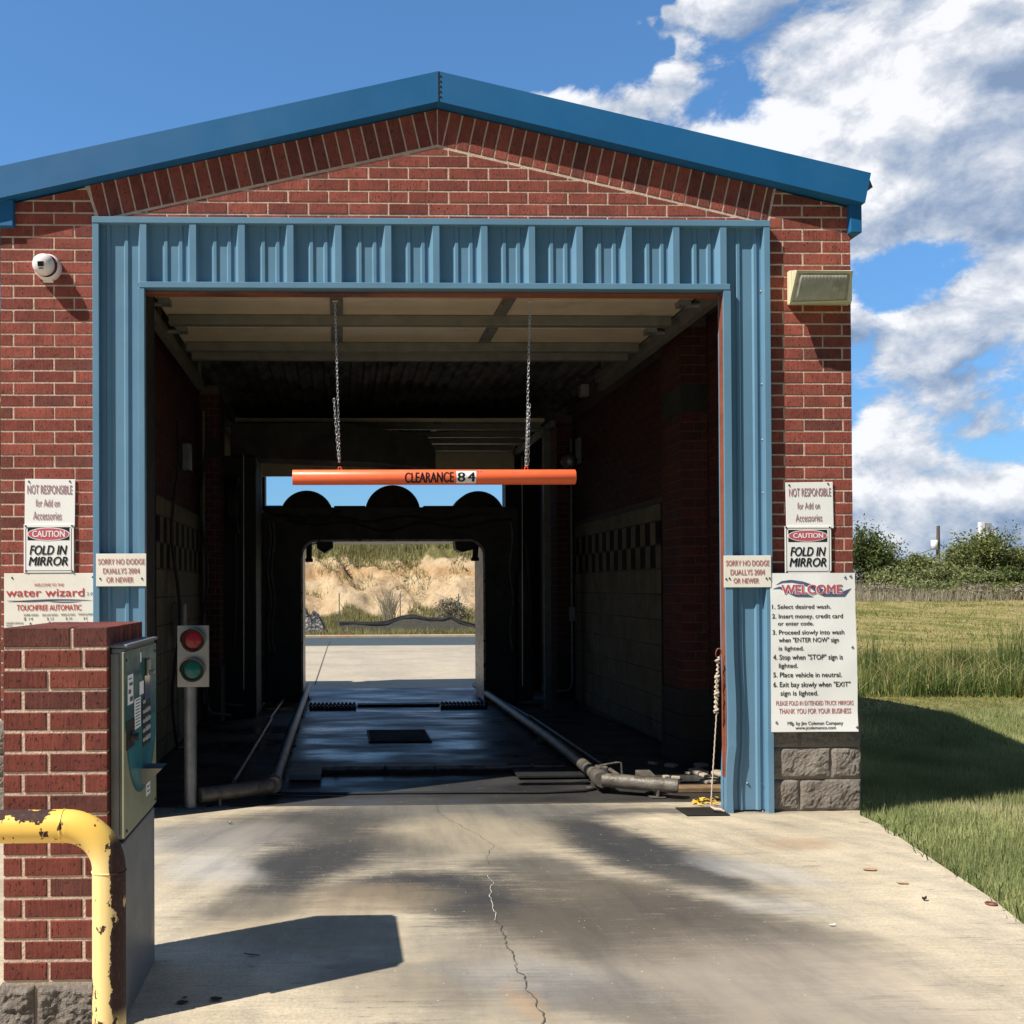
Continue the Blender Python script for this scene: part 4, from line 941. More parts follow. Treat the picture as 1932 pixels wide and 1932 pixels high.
def swoosh_w(o, T, loc):
    mb = MB(); mb.T = T
    def sw(x0, x1, yc, amp, th, ph):
        n = 24; vs = []
        for i in range(n+1):
            t = i/n; x = x0+(x1-x0)*t; y = yc+amp*math.sin(t*math.pi+ph); h = th*math.sin(math.pi*t)**.7+.3
            vs += [(loc(x, y-h)[0], -.0018, loc(x, y-h)[1]), (loc(x, y+h)[0], -.0018, loc(x, y+h)[1])]
        mb.add(vs, [(2*i, 2*i+1, 2*i+3, 2*i+2) for i in range(n)])
    sw(50, 640, 1096, -9, 5, -.5); sw(45, 400, 1090, 8, 3, .2); sw(330, 560, 1098, 5, 3, 0)
    for x, y in ((210, 1250), (343, 1242), (474, 1242), (602, 1242)):
        a, b = loc(x, y); r_ = .010
        vs = [(a+(r_ if k % 2 == 0 else r_*.42)*math.sin(k*math.pi/5), -.0018, b+(r_ if k % 2 == 0 else r_*.42)*math.cos(k*math.pi/5)) for k in range(10)] + [(a, -.0018, b)]
        mb.add(vs, [(k, (k+1) % 10, 10) for k in range(10)])
    mb.build('swoosh', M['navy'], o, fixn=False); holes([(83, 935), (637, 930)])(o, T, loc)
sr = dict(bold=.010)
def serif(word, x0, y0, x1, y1): return (word, x0, y0, x1, y1, 'red', dict(bold=.004, xh=1.0))
o_ = sg('price_board', 'weathered price board with red lettering on the left pillar above the brick pier', 'sign', (28, 905), (652, 1420), YF-.012, M['cream'],
   [("WELCOME TO THE", 235, 975, 438, 993, 'red', sr), ("water wizard", 42, 1009, 580, 1062, 'red', dict(bold=.012)), ("2.0", 596, 1035, 638, 1056, 'navy', {}), ("TOUCHFREE AUTOMATIC", 115, 1122, 560, 1158, 'red', dict(bold=.02)),
    ("SUPER WASH", 163, 1184, 262, 1198, 'grey', sr), ("DELUXE WASH", 290, 1183, 397, 1197, 'grey', sr), ("WASH & WAX", 417, 1181, 517, 1195, 'grey', sr), ("WASH & RINSE", 538, 1179, 648, 1193, 'grey', sr),
    ("$ 14", 165, 1208, 226, 1228, 'blk', {}), ("$ 12", 323, 1207, 370, 1226, 'blk', {}), ("$ 10", 452, 1206, 495, 1224, 'blk', {}), ("$ 8", 575, 1205, 600, 1223, 'blk', {}),
    ("UNDERCARRIAGE", 42, 1241, 160, 1252, 'grey', sr), ("WASH", 42, 1259, 85, 1268, 'grey', sr)], cA, extra=swoosh_w)
YS = YP-dT-.006
sg('warning_sign', 'small SORRY NO DODGE sign on the blue jamb left of the opening', 'sign', (660, 770), (1005, 993), YS, M['cream'],
   [("SORRY NO DODGE", 675, 806, 995, 842, 'fred', dict(bold=.02)), ("DUALLYS 2004", 708, 870, 960, 905, 'fred', dict(bold=.02)), ("OR NEWER", 730, 931, 918, 966, 'fred', dict(bold=.02))], cA, extra=holes([(688, 941), (975, 940)]))
sg('notice_sign', 'white sign reading NOT RESPONSIBLE for Add on Accessories on the right brick pillar', 'sign', (800, 197), (1258, 642), YF-.010, M['white'],
   [("NOT RESPONSIBLE", 830, 255, 1235, 330, 'mauve', dict(bold=.016)), ("for Add on", 908, 390, 1126, 452, 'mauve', dict(bold=.010)), ("Accessories", 890, 503, 1146, 572, 'mauve', dict(bold=.010))], cB, tilt=-.8, extra=holes([(833, 222), (1207, 213)]))
caut('caution_sign', 'CAUTION fold in mirror sign on the right brick pillar above the banner', (790, 620, 1240, 1070), (803, 637, 1220, 1055, 822, 655, 1197, 770, 818, 656, 1200, 768, [(802, 632), (1220, 630), (808, 1062), (1232, 1058)]),
     [("CAUTION", 868, 688, 1158, 732, 'wwhite', dict(bold=.035)), ("FOLD IN", 840, 822, 1185, 904, 'blk', dict(bold=.030, shear=.22)), ("MIRROR", 832, 927, 1190, 1006, 'blk', dict(bold=.030, shear=.22))], cB, YF-.016)
sg('warning_sign', 'small SORRY NO DODGE sign on the blue jamb right of the opening', 'sign', (203, 903), (660, 1207), YS, M['cream'],
   [("SORRY NO DODGE", 222, 950, 640, 998, 'fred', dict(bold=.025)), ("DUALLYS 2004", 265, 1037, 597, 1086, 'fred', dict(bold=.025)), ("OR NEWER", 295, 1120, 541, 1166, 'fred', dict(bold=.025))], cB, extra=holes([(225, 1128), (257, 1122), (612, 1122), (643, 1120)]))
# instruction banner: a slightly curled vinyl sheet
YB = YF-.062
pB0 = P(*cB(650, 1072), YB); pB1 = P(*cCc(1248, 713), YB)
ban = thing('instruction_banner', 'tall white WELCOME banner with six numbered wash instructions over the block base', 'banner', ((pB0.x+pB1.x)/2, YB, (pB0.z+pB1.z)/2))
mb = MB(); nx_, nz_ = 14, 40; vs = []
def bwave(x, z):
    u = (x-pB0.x)/(pB1.x-pB0.x); v = (z-pB1.z)/(pB0.z-pB1.z)
    return .004*math.sin(v*7+u*2) - .010*max(0, .12-v)/.12*max(0, u-.5)*2 + .003*noise.noise(Vector((x*6, z*6, 0)))
for k in range(nz_+1):
    for i in range(nx_+1):
        z = pB1.z+(pB0.z-pB1.z)*k/nz_; e = .010*(1-k/nz_); x = pB0.x+(pB1.x-.012-pB0.x+e)*i/nx_; vs.append((x, YB+bwave(x, z), z))
N_ = nx_+1; mb.add(vs, [(k*N_+i, k*N_+i+1, (k+1)*N_+i+1, (k+1)*N_+i) for k in range(nz_) for i in range(nx_)], 0, .5, True)
mb.add([(x, y+.002, z) for x, y, z in vs], [(k*N_+i, (k+1)*N_+i, (k+1)*N_+i+1, k*N_+i+1) for k in range(nz_) for i in range(nx_)], 0, .5, True)
mb.build('vinyl_sheet', M['white'], ban, fixn=False)
bf = lambda p: (p[0], YB+bwave(p[0], p[2])-.0016, p[2])
def btext(mb, cv, s, x0, y0, x1, y1, **kw):
    a = P(*cv(x0, y0), YB); b = P(*cv(x1, y1), YB); text(mb, s, a.x, b.x, b.z, a.z, YB, fn=bf, **kw)
mb = MB(); kb = dict(bold=.015)
for (s, x0, y0, x1, y1) in (("1. Select desired wash.", 664, 1375, 1235, 1412), ("2. Insert money, credit card", 664, 1465, 1350, 1503), ("or enter code.", 720, 1537, 1066, 1573), ("3. Proceed slowly into wash", 668, 1620, 1360, 1658),
    ('when "ENTER NOW" sign', 727, 1693, 1308, 1733), ("is lighted.", 727, 1775, 970, 1813)): btext(mb, cB, s, x0, y0, x1, y1, **kb)
for (s, x0, y0, x1, y1) in (('4. Stop when "STOP" sign is', 563, 98, 1120, 134), ("lighted.", 610, 168, 762, 202), ("5. Place vehicle in neutral.", 566, 241, 1112, 275), ('6. Exit bay slowly when "EXIT"', 568, 318, 1182, 353), ("sign is lighted.", 625, 388, 926, 423),
    ("Mfg. by Jim Coleman Company", 680, 635, 1125, 658), ("www.jcolemanco.com", 743, 672, 1068, 694)): btext(mb, cCc, s, x0, y0, x1, y1, **kb)
mb.build('black_lettering', M['blk'], ban, fixn=False)
mb = MB(); btext(mb, cCc, "PLEASE FOLD IN EXTENDED TRUCK MIRRORS", 590, 470, 1208, 500, bold=.015); btext(mb, cCc, "THANK YOU FOR YOUR BUSINESS", 613, 532, 1190, 567, bold=.02)
mb.build('red_lettering', M['fred'], ban, fixn=False)
mb = MB(); bf2 = lambda p: (p[0], YB+bwave(p[0], p[2])-.0034, p[2])
a = P(*cB(750, 1183), YB); b = P(*cB(1350, 1270), YB); text(mb, "WELCOME", a.x, b.x, b.z, a.z, YB, fn=lambda p: (p[0], YB+bwave(p[0], p[2])-.0026, p[2]), bold=.085); mb.build('title_outline', M['wwhite'], ban, fixn=False)
mb = MB(); text(mb, "WELCOME", a.x+.003, b.x-.003, b.z+.002, a.z-.002, YB, fn=bf2, bold=.035); mb.build('title', M['pinkr'], ban, fixn=False)
mb = MB()
for up, lo in (([(700, 1188), (760, 1148), (850, 1136), (960, 1150), (1080, 1190), (1180, 1235), (1260, 1255), (1330, 1255), (1435, 1215)], [(700, 1188), (770, 1165), (860, 1160), (960, 1182), (1040, 1215), (1100, 1262), (1170, 1297), (1370, 1298), (1435, 1215)]),
               ([(668, 1225), (740, 1200), (820, 1215), (900, 1245), (1000, 1270), (1070, 1302)], [(668, 1225), (740, 1222), (800, 1250), (840, 1275), (900, 1300), (1070, 1302)])):
    vs = []; n = 24
    def at(pl, t):
        k = t*(len(pl)-1); i = min(int(k), len(pl)-2); f = k-i; return (pl[i][0]*(1-f)+pl[i+1][0]*f, pl[i][1]*(1-f)+pl[i+1][1]*f)
    for i in range(n+1):
        for pl in (up, lo):
            q = P(*cB(*at(pl, i/n)), YB); vs.append((q.x, YB+bwave(q.x, q.z)-.0016, q.z))
    mb.add(vs, [(2*i, 2*i+1, 2*i+3, 2*i+2) for i in range(n)])
mb.build('swoosh', M['navy'], ban, fixn=False)
for cv, x, y in ((cB, 1422, 1098), (cB, 1370, 1108), (cB, 1435, 1780), (cCc, 1232, 676), (cCc, 590, 640)):
    q = P(*cv(x, y), YB); mb = MB(); mb.lathe([(0, .008), (.004, .007), (.006, 0)], (q.x, YB+bwave(q.x, q.z)-.001, q.z), (0, -1, 0), 10); mb.build('screw', M['galv'], ban)

# wall light
c0 = P(1484, 514, YF); c1 = P(1600, 577, YF)
wlg = thing('wall_light', 'khaki wall pack floodlight with ribbed lens high on the right brick pillar', 'light', ((c0.x+c1.x)/2, YF, (c0.z+c1.z)/2))
mb = MB(); x0, x1, z0, z1 = c0.x, c1.x, c1.z, c0.z
mb.box(x0, x1, YF-.045, YF-.002, z0, z1, b=.006); mb.box(x0+.012, x1-.008, YF-.058, YF-.0455, z0+.012, z1-.008, b=.004)
# hood: deep at the top, raked back to the bottom
yt, yb2 = YF-.21, YF-.13; xa, xb = x0+.06, x1-.012; lt = P(1502, 511, yt); lr = P(1608, 512, yt); lb = P(1601, 571, yb2); ll = P(1488, 575, yb2)
top = [(x0+.03, YF-.0585, z1+.006), (x1-.004, YF-.0585, z1+.006), (x1+.0, yt, z1-.012), (x0+.10, yt, z1-.012)]
top = [(x0+.016, YF-.0585, z1-.004), (x1-.004, YF-.0585, z1-.004), (lr.x, yt, lr.z), (lt.x, yt, lt.z)]
bot = [(x0+.016, YF-.0585, z0+.012), (x1-.004, YF-.0585, z0+.012), (lb.x, yb2, lb.z), (ll.x, yb2, ll.z)]
mb.add(top+bot, [(0, 1, 2, 3), (0, 3, 7, 4), (1, 5, 6, 2), (4, 7, 6, 5)], 0, .5)
# frame around the lens
fa_, fb_, fc_, fd_ = Vector(top[3]), Vector(top[2]), Vector(bot[2]), Vector(bot[3])
def lerp4(u, v): return fa_.lerp(fb_, u).lerp(fd_.lerp(fc_, u), v)
for (u0, u1, v0, v1) in ((0, 1, 0, .07), (0, 1, .93, 1), (0, .04, .07, .93), (.96, 1, .07, .93)):
    q = [lerp4(u0, v0), lerp4(u1, v0), lerp4(u1, v1), lerp4(u0, v1)]; mb.add(q + [p+Vector((0, -.010, 0)) for p in q], [(0, 1, 2, 3), (4, 7, 6, 5), (0, 4, 5, 1), (1, 5, 6, 2), (2, 6, 7, 3), (3, 7, 4, 0)], 0, .5)
mb.build('housing', M['fix'], wlg)
mb = MB(); vs = []; nn = 60
for v in np.linspace(.07, .93, 12):
    for i in range(nn+1):
        u = .04+.92*i/nn; p = lerp4(u, float(v)); e = min(u-.04, .96-u, .06)/.06*min((v-.07), (.93-v), .1)/.1
        p = p + Vector((0, -.016*e - .0007*math.sin(i*1.6) , 0)); vs.append(p)
mb.add(vs, [(j*(nn+1)+i, j*(nn+1)+i+1, (j+1)*(nn+1)+i+1, (j+1)*(nn+1)+i) for j in range(11) for i in range(nn)], 0, .5, True); mb.build('lens', M['lens'], wlg)
# security camera
p = P(92, 507, YF); sc_ = thing('security_camera', 'white turret security camera on the upper left brick pillar', 'camera', (p.x, YF, p.z))
mb = MB(); D_ = Vector((-.05, -1, -.22)).normalized()
mb.lathe([(0, .083), (.03, .083), (.045, .078), (.052, .070)], (p.x, YF-.001, p.z), (0, -1, 0), 40); mb.build('base', M['cam'], sc_)
mb = MB(); cc = Vector((p.x-.012, YF-.062, p.z+.004)); mb.lathe([(.0-.05, .02), (-.03, .058), (0, .068), (.025, .064), (.045, .050), (.056, .036), (.058, .0)], cc, D_, 40); o1 = mb.build('eyeball', M['cam'], sc_)
mb = MB(); q = cc + D_*.0585; T_ = D_.to_track_quat('-Y', 'Z').to_matrix().to_4x4(); mb.box(-.019, .019, -.002, .002, -.014, .016, M=Matrix.Translation(q) @ T_, b=.001); mb.build('lens', M['glossblk'], o1)
mb = MB(); mb.box(-.014, .014, -.001, .002, -.030, -.021, M=Matrix.Translation(q) @ T_); mb.build('sensor_window', M['grey'], o1)
mb = MB(); mb.box(p.x-.03, p.x+.035, YF-.03, YF-.004, p.z-.092, p.z-.070, b=.006); mb.build('cable_box', M['cam'], sc_)

# ------------------------------------------------------------------ clearance bar on chains
YC = YF+.10
a = P(552, 900, YC); b = P(1085, 901, YC); rb_ = .0485; zc = P(800, 900.5, YC).z
bar = thing('clearance_bar', 'orange clearance tube hanging on two chains below the header', 'clearance bar', ((a.x+b.x)/2, YC, zc))
mb = MB(); mb.lathe([(0, 0), (0, rb_-.002), (.002, rb_), (b.x-a.x-.004, rb_), (b.x-a.x-.002, rb_-.001), (b.x-a.x, rb_-.004), (b.x-a.x, 0)], (a.x, YC, zc), (1, 0, 0), 64); mb.build('tube', M['orange'], bar)
cD = lambda x, y: ((650+x/2.76)*.7576, (1150+y/2.76)*.7576)
def cyl(p, lift): 
    dz = max(-.047, min(.047, p[2]-zc)); return (p[0], YC-math.sqrt(rb_*rb_-dz*dz)-lift, p[2])
def on_tube(name, m, parts, lift):
    bm = bmesh.new()
    for vs, fs in parts:
        o = [bm.verts.new(v) for v in vs]
        for f in fs:
            try: bm.faces.new([o[i] for i in f])
            except ValueError: pass
    for k in range(-9, 10):
        bmesh.ops.bisect_plane(bm, geom=bm.verts[:]+bm.edges[:]+bm.faces[:], plane_co=(0, 0, zc+k*.005), plane_no=(0, 0, 1))
    bm.verts.index_update(); mb = MB(); mb.add([cyl(v.co, lift) for v in bm.verts], [[v.index for v in f.verts] for f in bm.faces]); bm.free()
    return mb.build(name, m, bar, fixn=False)
t_ = MB(); p0 = P(*cD(988, 72), YC-rb_); p1 = P(*cD(1327, 140), YC-rb_); text(t_, "CLEARANCE", p0.x, p1.x, p1.z, p0.z, YC, bold=.045, fn=lambda p: (p[0], p[1], p[2]+(p[0]-p0.x)*.012-.002))
on_tube('lettering', M['blk'], [(t_.v, t_.f)], .0008)
pz = [P(*cD(x, y), YC-rb_) for x, y in ((1344, 62), (1412, 145), (1413, 62), (1480, 145))]
on_tube('number_sticker', M['white'], [([(q0.x, 0, q0.z), (q1.x, 0, q0.z), (q1.x, 0, q1.z), (q0.x, 0, q1.z)], [(0, 1, 2, 3)]) for q0, q1 in ((pz[0], pz[1]), (pz[2], pz[3]))], .0005)
t_ = MB(); p0 = P(*cD(1350, 72), YC-rb_); p1 = P(*cD(1406, 135), YC-rb_); text(t_, "8", p0.x, p1.x, p1.z, p0.z, YC, bold=.03); p0 = P(*cD(1418, 72), YC-rb_); p1 = P(*cD(1476, 135), YC-rb_); text(t_, "4", p0.x, p1.x, p1.z, p0.z, YC, bold=.03)
on_tube('number', M['blk'], [(t_.v, t_.f)], .0012)
qs = []
for x0 in (1487, 1507):
    q0 = P(*cD(x0, 62), YC-rb_); q1 = P(*cD(x0+16, 70), YC-rb_); qs.append(([(q0.x, 0, q0.z), (q1.x, 0, q0.z-.002), (q1.x, 0, q1.z-.002), (q0.x, 0, q1.z)], [(0, 1, 2, 3)]))
on_tube('inch_mark', M['navy'], qs, .0012)
def chain(pts, mb, L=.030, w=.0062, r=.0019):
    # walk along the polyline placing alternating links
    seg = [(Vector(p), Vector(q)) for p, q in zip(pts, pts[1:])]; k = 0
    for p, q in seg:
        d = (q-p); n = max(1, int(d.length/(L*.78))); u = d.normalized(); s1_ = u.cross(Vector((0, 1, 0))).normalized(); s2_ = u.cross(s1_)
        for i in range(n):
            c = p + d*((i+.5)/n); sd = (s1_ if k % 2 == 0 else s2_); sd = (sd + (s2_ if k % 2 == 0 else s1_)*.35).normalized(); k += 1; h = L/2-w; ring = []
            for a in range(5): th = math.pi*a/4; ring.append(c + u*(h+w*math.sin(th)) + sd*(w*math.cos(th)))
            for a in range(5): th = math.pi+math.pi*a/4; ring.append(c + u*(-h+w*math.sin(th)) + sd*(w*math.cos(th)))
            mb.tube(ring, r, 5, closed=True)
for (tx, ty, bx, by, dbl, sd_) in ((632, 560, 641, 872, 750, -.028), (1000, 560, 993, 878, 765, .0)):
    mb = MB(); t0 = P(tx, ty, YC); b0 = P(bx, by, YC); t0.z = HB-.034
    chain([t0, b0], mb); m0 = t0.lerp(b0, (dbl-ty)/(by-ty)) + Vector((sd_*.9, -.014, 0)); chain([m0, m0.lerp(b0, .5)+Vector((-.004, -.01, 0)), b0+Vector((-.006, -.005, 0))], mb)
    if sd_ == 0: chain([m0+Vector((.012, .012, .02)), b0+Vector((.012, .004, 0))], mb)
    mb.tube([t0+Vector((-.018, 0, .0)), t0+Vector((.018, 0, .0))], .004, 8)
    mb.build('chain', M['chain'], bar)
    mb = MB(); mb.tube([(b0.x+.011*math.cos(t), YC, zc+rb_+.008+.011*math.sin(t)) for t in np.linspace(0, 2*math.pi, 13)[:-1]], .0025, 6, closed=True); mb.build('eye_bolt', M['orange'], bar)

# ------------------------------------------------------------------ signal light
YT = 6.40; a = P(334, 1180, YT); b = P(394.5, 1296, YT); cx = (a.x+b.x)/2
tl = thing('signal_light', 'grey steel signal post with a red lens over a green lens just inside the opening', 'signal light', (cx, YT, 0))
mb = MB(); mb.tube([(P(357, 1400, YT).x, YT+.05, fz(YT)), (P(357, 1400, YT).x, YT+.05, b.z+.05)], .040, 32); mb.build('post', M['galv'], tl)
mb = MB(); mb.box(P(357, 1400, YT).x-.09, P(357, 1400, YT).x+.09, YT-.04, YT+.14, .0005, .012, b=.002); mb.build('base_plate', M['galvd'], tl)
mb = MB(); mb.box(a.x, b.x, YT, YT+.006, b.z, a.z, b=.002); mb.box(a.x+.012, b.x-.012, YT+.0065, YT+.10, b.z+.012, a.z-.012, b=.004); mb.build('head_box', M['ss'], tl)
for (px, py, mk, nm) in ((364, 1208, 'lred', 'red_lens'), (363, 1264.5, 'lgrn', 'green_lens')):
    p = P(px, py, YT); mb = MB(); mb.lathe([(0, .076), (.010, .076), (.012, .060), (.003, .058)], (p.x, YT-.0005, p.z), (0, -1, 0), 48); rg = mb.build('lens_ring', M['rub'], tl)
    mb = MB(); mb.lathe([(.002, .059), (.006, .05), (.012, .03), (.014, 0)], (p.x, YT, p.z), (0, -1, 0), 48); mb.build(nm, M[mk], rg)
    mb = MB(); n = 28; vs = []
    for i in range(n+1):
        th = R(-8)+R(196)*i/n; dd = .03+.05*math.sin(max(0, min(math.pi, th)))
        for r_ in (.0785, .0815): vs += [(p.x+r_*math.cos(th), YT-.0005, p.z+r_*math.sin(th)), (p.x+r_*math.cos(th), YT-dd, p.z+r_*math.sin(th))]
    mb.add(vs, [(4*i, 4*i+1, 4*i+5, 4*i+4) for i in range(n)] + [(4*i+2, 4*i+6, 4*i+7, 4*i+3) for i in range(n)] + [(4*i+1, 4*i+3, 4*i+7, 4*i+5) for i in range(n)], 0, .5, True); mb.build('visor', M['ss'], rg)

# ------------------------------------------------------------------ tyre guide rails
def rail(label, pts, flare, name='guide_rail'):
    o = thing(name, label, 'guide rail', (pts[0][0], pts[0][1], 0), 'wheel guide rails on the bay floor')
    mb = MB(); P_ = [Vector(p) for p in pts]; fine = []
    for p, q in zip(P_, P_[1:]):
        for i in range(12): c = p.lerp(q, i/12); fine.append(c)
    fine.append(P_[-1]); mb.tube(fine, .043, 20); mb.build('long_pipe', M['pipe'], o)
    mb = MB(); f = [Vector(p) for p in flare]; fine = [f[0].lerp(f[-1], i/16) for i in range(17)]; mb.tube(fine, [.049+.0015*noise.noise(v*30) for v in fine], 20); mb.build('flared_pipe', M['pipe'], o)
    mb = MB(); c = P_[0]; d = (P_[1]-P_[0]).normalized(); mb.tube([c-d*.03, c+d*.14], .054, 20); mb.tube([c+d*.04, c+d*.055], .060, 20); mb.build('collar', M['pipe'], o)
    for t in (.02, .3, .6, .9):
        c = P_[0].lerp(P_[-1], t); mb = MB(); mb.box(c.x-.035, c.x+.035, c.y-.006, c.y+.006, fz(c.y)+.0005, c.z-.02); mb.box(c.x-.06, c.x+.06, c.y-.04, c.y+.04, fz(c.y)+.0045, fz(c.y)+.012); mb.build('bracket', M['pipe'], o)
    c = f[0].lerp(f[-1], .72); mb = MB(); mb.box(c.x-.006, c.x+.006, c.y-.04, c.y+.04, .001, c.z-.03); mb.box(c.x-.05, c.x+.05, c.y-.05, c.y+.05, .0045, .010); mb.build('bracket', M['pipe'], o)
    return o
rr_ = rail('worn steel guide rail on the right, its flared end lit by the sun', [(1.79, 6.80, .10), (1.83, 8.5, .10), (1.93, 14.3, .01)], [(1.80, 6.80, .095), (2.26, 6.60, .085)])
rl_ = rail('dark steel guide rail on the left, flared end beside the signal post', [(-.47, 6.72, .10), (-.475, 9, .10), (-.49, 14.3, .01)], [(-.48, 6.70, .095), (-.93, 6.46, .085)])
mb = MB(); mb.tube([(1.83, 6.98, .16), (1.95, 6.98, .18), (1.98, 6.98, .18), (1.99, 6.98, .08)], .008, 8); mb.box(1.80, 1.88, 6.94, 7.02, .10, .16, b=.01); mb.build('lock_handle', M['pipe'], rr_)
mb = MB(); mb.add([(2.03, 6.72, .13), (2.15, 6.72, .13), (2.18, 6.72, .10), (2.03, 6.72, .10), (2.03, 6.80, .16), (2.13, 6.80, .16), (2.16, 6.80, .10), (2.03, 6.80, .10)], [(0, 1, 2, 3), (4, 7, 6, 5), (0, 4, 5, 1), (1, 5, 6, 2), (3, 2, 6, 7), (0, 3, 7, 4)]); mb.build('end_shoe', M['pipe'], rr_)
# thin inner floor track beside each rail
for x0, x1, lb in ((2.02, 2.30, 'thin floor track beside the right guide rail'), (-.78, -.90, 'thin floor track beside the left guide rail')):
    mb = MB(); 
    for (ya, yb) in ((7.1, 10.6), (10.61, 14.2)):
        f = (ya-7.1)/7.1; g = (yb-7.1)/7.1; mb.tube([(x0+(x1-x0)*0+.0, ya, fz(ya)+.05), (x0+.02, yb, fz(yb)+.05)], .016, 8)
    tag(mb.build('floor_track', M['pipe']), lb, 'track')
# floor fittings
mb = MB(); a = G(696, 1402); b = G(812, 1378, -.0); x0, x1, y0, y1 = a.x, G(816, 1402).x, a.y, b.y
mb.box(x0, x1, y0, y1, fz(y0)+.004, fz(y0)+.012); 
for i in range(14): mb.box(x0+.02, x1-.02, y0+.03+i*(y1-y0-.06)/14, y0+.045+i*(y1-y0-.06)/14, fz(y0)+.0125, fz(y0)+.020)
tag(mb.build('drain_cover', M['dark']), 'square black drain cover in the middle of the wet bay floor', 'drain cover')
mb = MB(); y_ = G(800, 1456).y; xa, xb = -.40, 1.75
mb.box(xa, xb, y_-.10, y_+.10, .0045, .010); tr_ = mb.build('spray_trough', M['dark']); tag(tr_, 'shallow steel spray trough running across the floor behind the threshold', 'trough')
mb = MB(); mb.box(xa, xb, y_+.10, y_+.13, .0045, .03); mb.tube([(xa+.02+i*(xb-xa-.04)/12, y_-.02+.01*math.sin(i*2.1), .03) for i in range(13)], .018, 10)
for i in range(5): mb.tube([(xa+.35+i*.38, y_-.02, .03), (xa+.35+i*.38, y_-.05, .055)], .012, 8)
mb.build('spray_pipe', M['pipe'], tr_)
mb = MB(); a = G(545, 1476); b = G(613, 1452); mb.box(a.x, b.x-.02, a.y, b.y, .014, .055, b=.004); tag(mb.build('cover_plate', M['galvd']), 'loose grey steel cover plate near the left guide rail', 'cover plate')
mb = MB(); a = G(978, 1472); b = G(1062, 1446); mb.box(a.x, b.x+.05, a.y, b.y, .014, .035, b=.004); tag(mb.build('rubber_mat', M['rub']), 'black rubber mat at the right end of the spray trough', 'mat')
mb = MB(); pts = [G(px, py, .012) for px, py in ((522, 1497), (640, 1497.5), (760, 1496), (900, 1495), (1020, 1495), (1100, 1492), (1150, 1482))]; mb.tube([pts[0].lerp(pts[0], 0)] + pts[1:], .010, 8); tag(mb.build('hose', M['rub']), 'black hose lying across the floor at the shadow edge', 'hose')
for xa, xb, lb in ((583, 672, 'left'), (832, 920, 'right')):
    mb = MB(); yb = 12.55
    for yy in (yb, yb-.42):
        A = P(xa, 1325, yy).x; Bx = P(xb, 1325, yy).x; mb.box(A, Bx, yy, yy+.10, fz(yy)+.004, fz(yy)+.030); n = 12
        for i in range(n): x = A+(Bx-A)*(i+.5)/n; mb.tube([(x, yy, fz(yy)+.038), (x, yy+.10, fz(yy)+.038)], .018, 8)
    tag(mb.build('treadle_plate', M['dark']), f'toothed black treadle strip on the {lb} side of the floor near the exit', 'treadle')
mb = MB(); A = P(675, 1325, 12.5).x; Bx = P(830, 1325, 12.5).x; mb.box(A, Bx, 12.5, 12.66, fz(12.5)+.004, fz(12.5)+.035); tag(mb.build('stop_bar', M['dark']), 'flat black bar on the floor between the two toothed strips', 'bar')
# plank, rope, litter at the right jamb
mb = MB(); mb.box(2.28, 2.86, 6.78, 6.90, .003, .035, b=.003); tag(mb.build('plank', M['wood']), 'brown plank lying behind the flared end of the right guide rail', 'plank')
mb = MB()
for i in range(16):
    c = Vector((random.uniform(2.40, 2.85), random.uniform(7.0, 7.9), .015)); r_ = random.uniform(.02, .065); mb.box(-r_, r_, -r_*.8, r_*.8, -.012, r_*.35, M=Matrix.Translation(c) @ Matrix.Rotation(random.uniform(0, 3), 4, 'Z') @ Matrix.Rotation(random.uniform(-.2, .2), 4, 'X'), b=r_*.2)
tag(mb.build('rubble', M['conc2']), 'broken pale concrete pieces at the foot of the right inner wall', 'rubble', kind='stuff')
mb = MB(); a = G(1274, 1526); b = G(1362, 1540); mb.box(a.x, OR_-.011, b.y, a.y, .0045, .010, b=.002); tag(mb.build('floor_slot', M['dark']), 'narrow black floor slot at the foot of the right jamb', 'floor slot')
rp = thing('rope', 'frayed pale rope tied to the right jamb and hanging to the ground', 'rope', (OR_-.02, YF-.03, 0)); mb = MB()
rp0 = P(1355, 1240, YF-.05); rp1 = P(1352, 1345, YF-.05); rp2 = P(1341, 1522, YF-.05)
def strand(a, b, n, r, w): return [a.lerp(b, i/n) + Vector((w*math.sin(i*1.9), -w*math.cos(i*1.9), 0)) for i in range(n+1)]
mb.tube(strand(rp1, rp2, 50, .004, .0012), .0042, 8); mb.build('cord', M['rope'], rp)
mb = MB(); mb.tube(strand(rp0, rp1, 40, .006, .006), .0065, 8); mb.tube(strand(rp0+Vector((-.012, 0, -.10)), rp1+Vector((-.008, 0, 0)), 26, .006, .007), .006, 8)
for i in range(4): mb.tube([rp1.lerp(rp0, i*.3)+Vector((.012*math.cos(t)-.003, .012*math.sin(t), .004*t)) for t in np.linspace(0, 6.28, 12)], .006, 8)
mb.build('knot', M['rope'], rp)
mb = MB(); mb.tube([rp2, rp2+Vector((.02, -.02, -.010)), rp2+Vector((.05, -.03, -.012)), rp2+Vector((.07, -.045, -.02))], [.005, .011, .010, .006], 8); mb.build('frayed_end', M['rope'], rp)
mb = MB(); c = P(1357, 1232, YF-.045); mb.tube([c+Vector((-.016*math.sin(t)-.006, -.01*math.cos(t), .03*math.cos(t))) for t in np.linspace(0, 6.28, 14)[:-1]], .0035, 6, closed=True); mb.build('ring', M['redoxide'], rp)
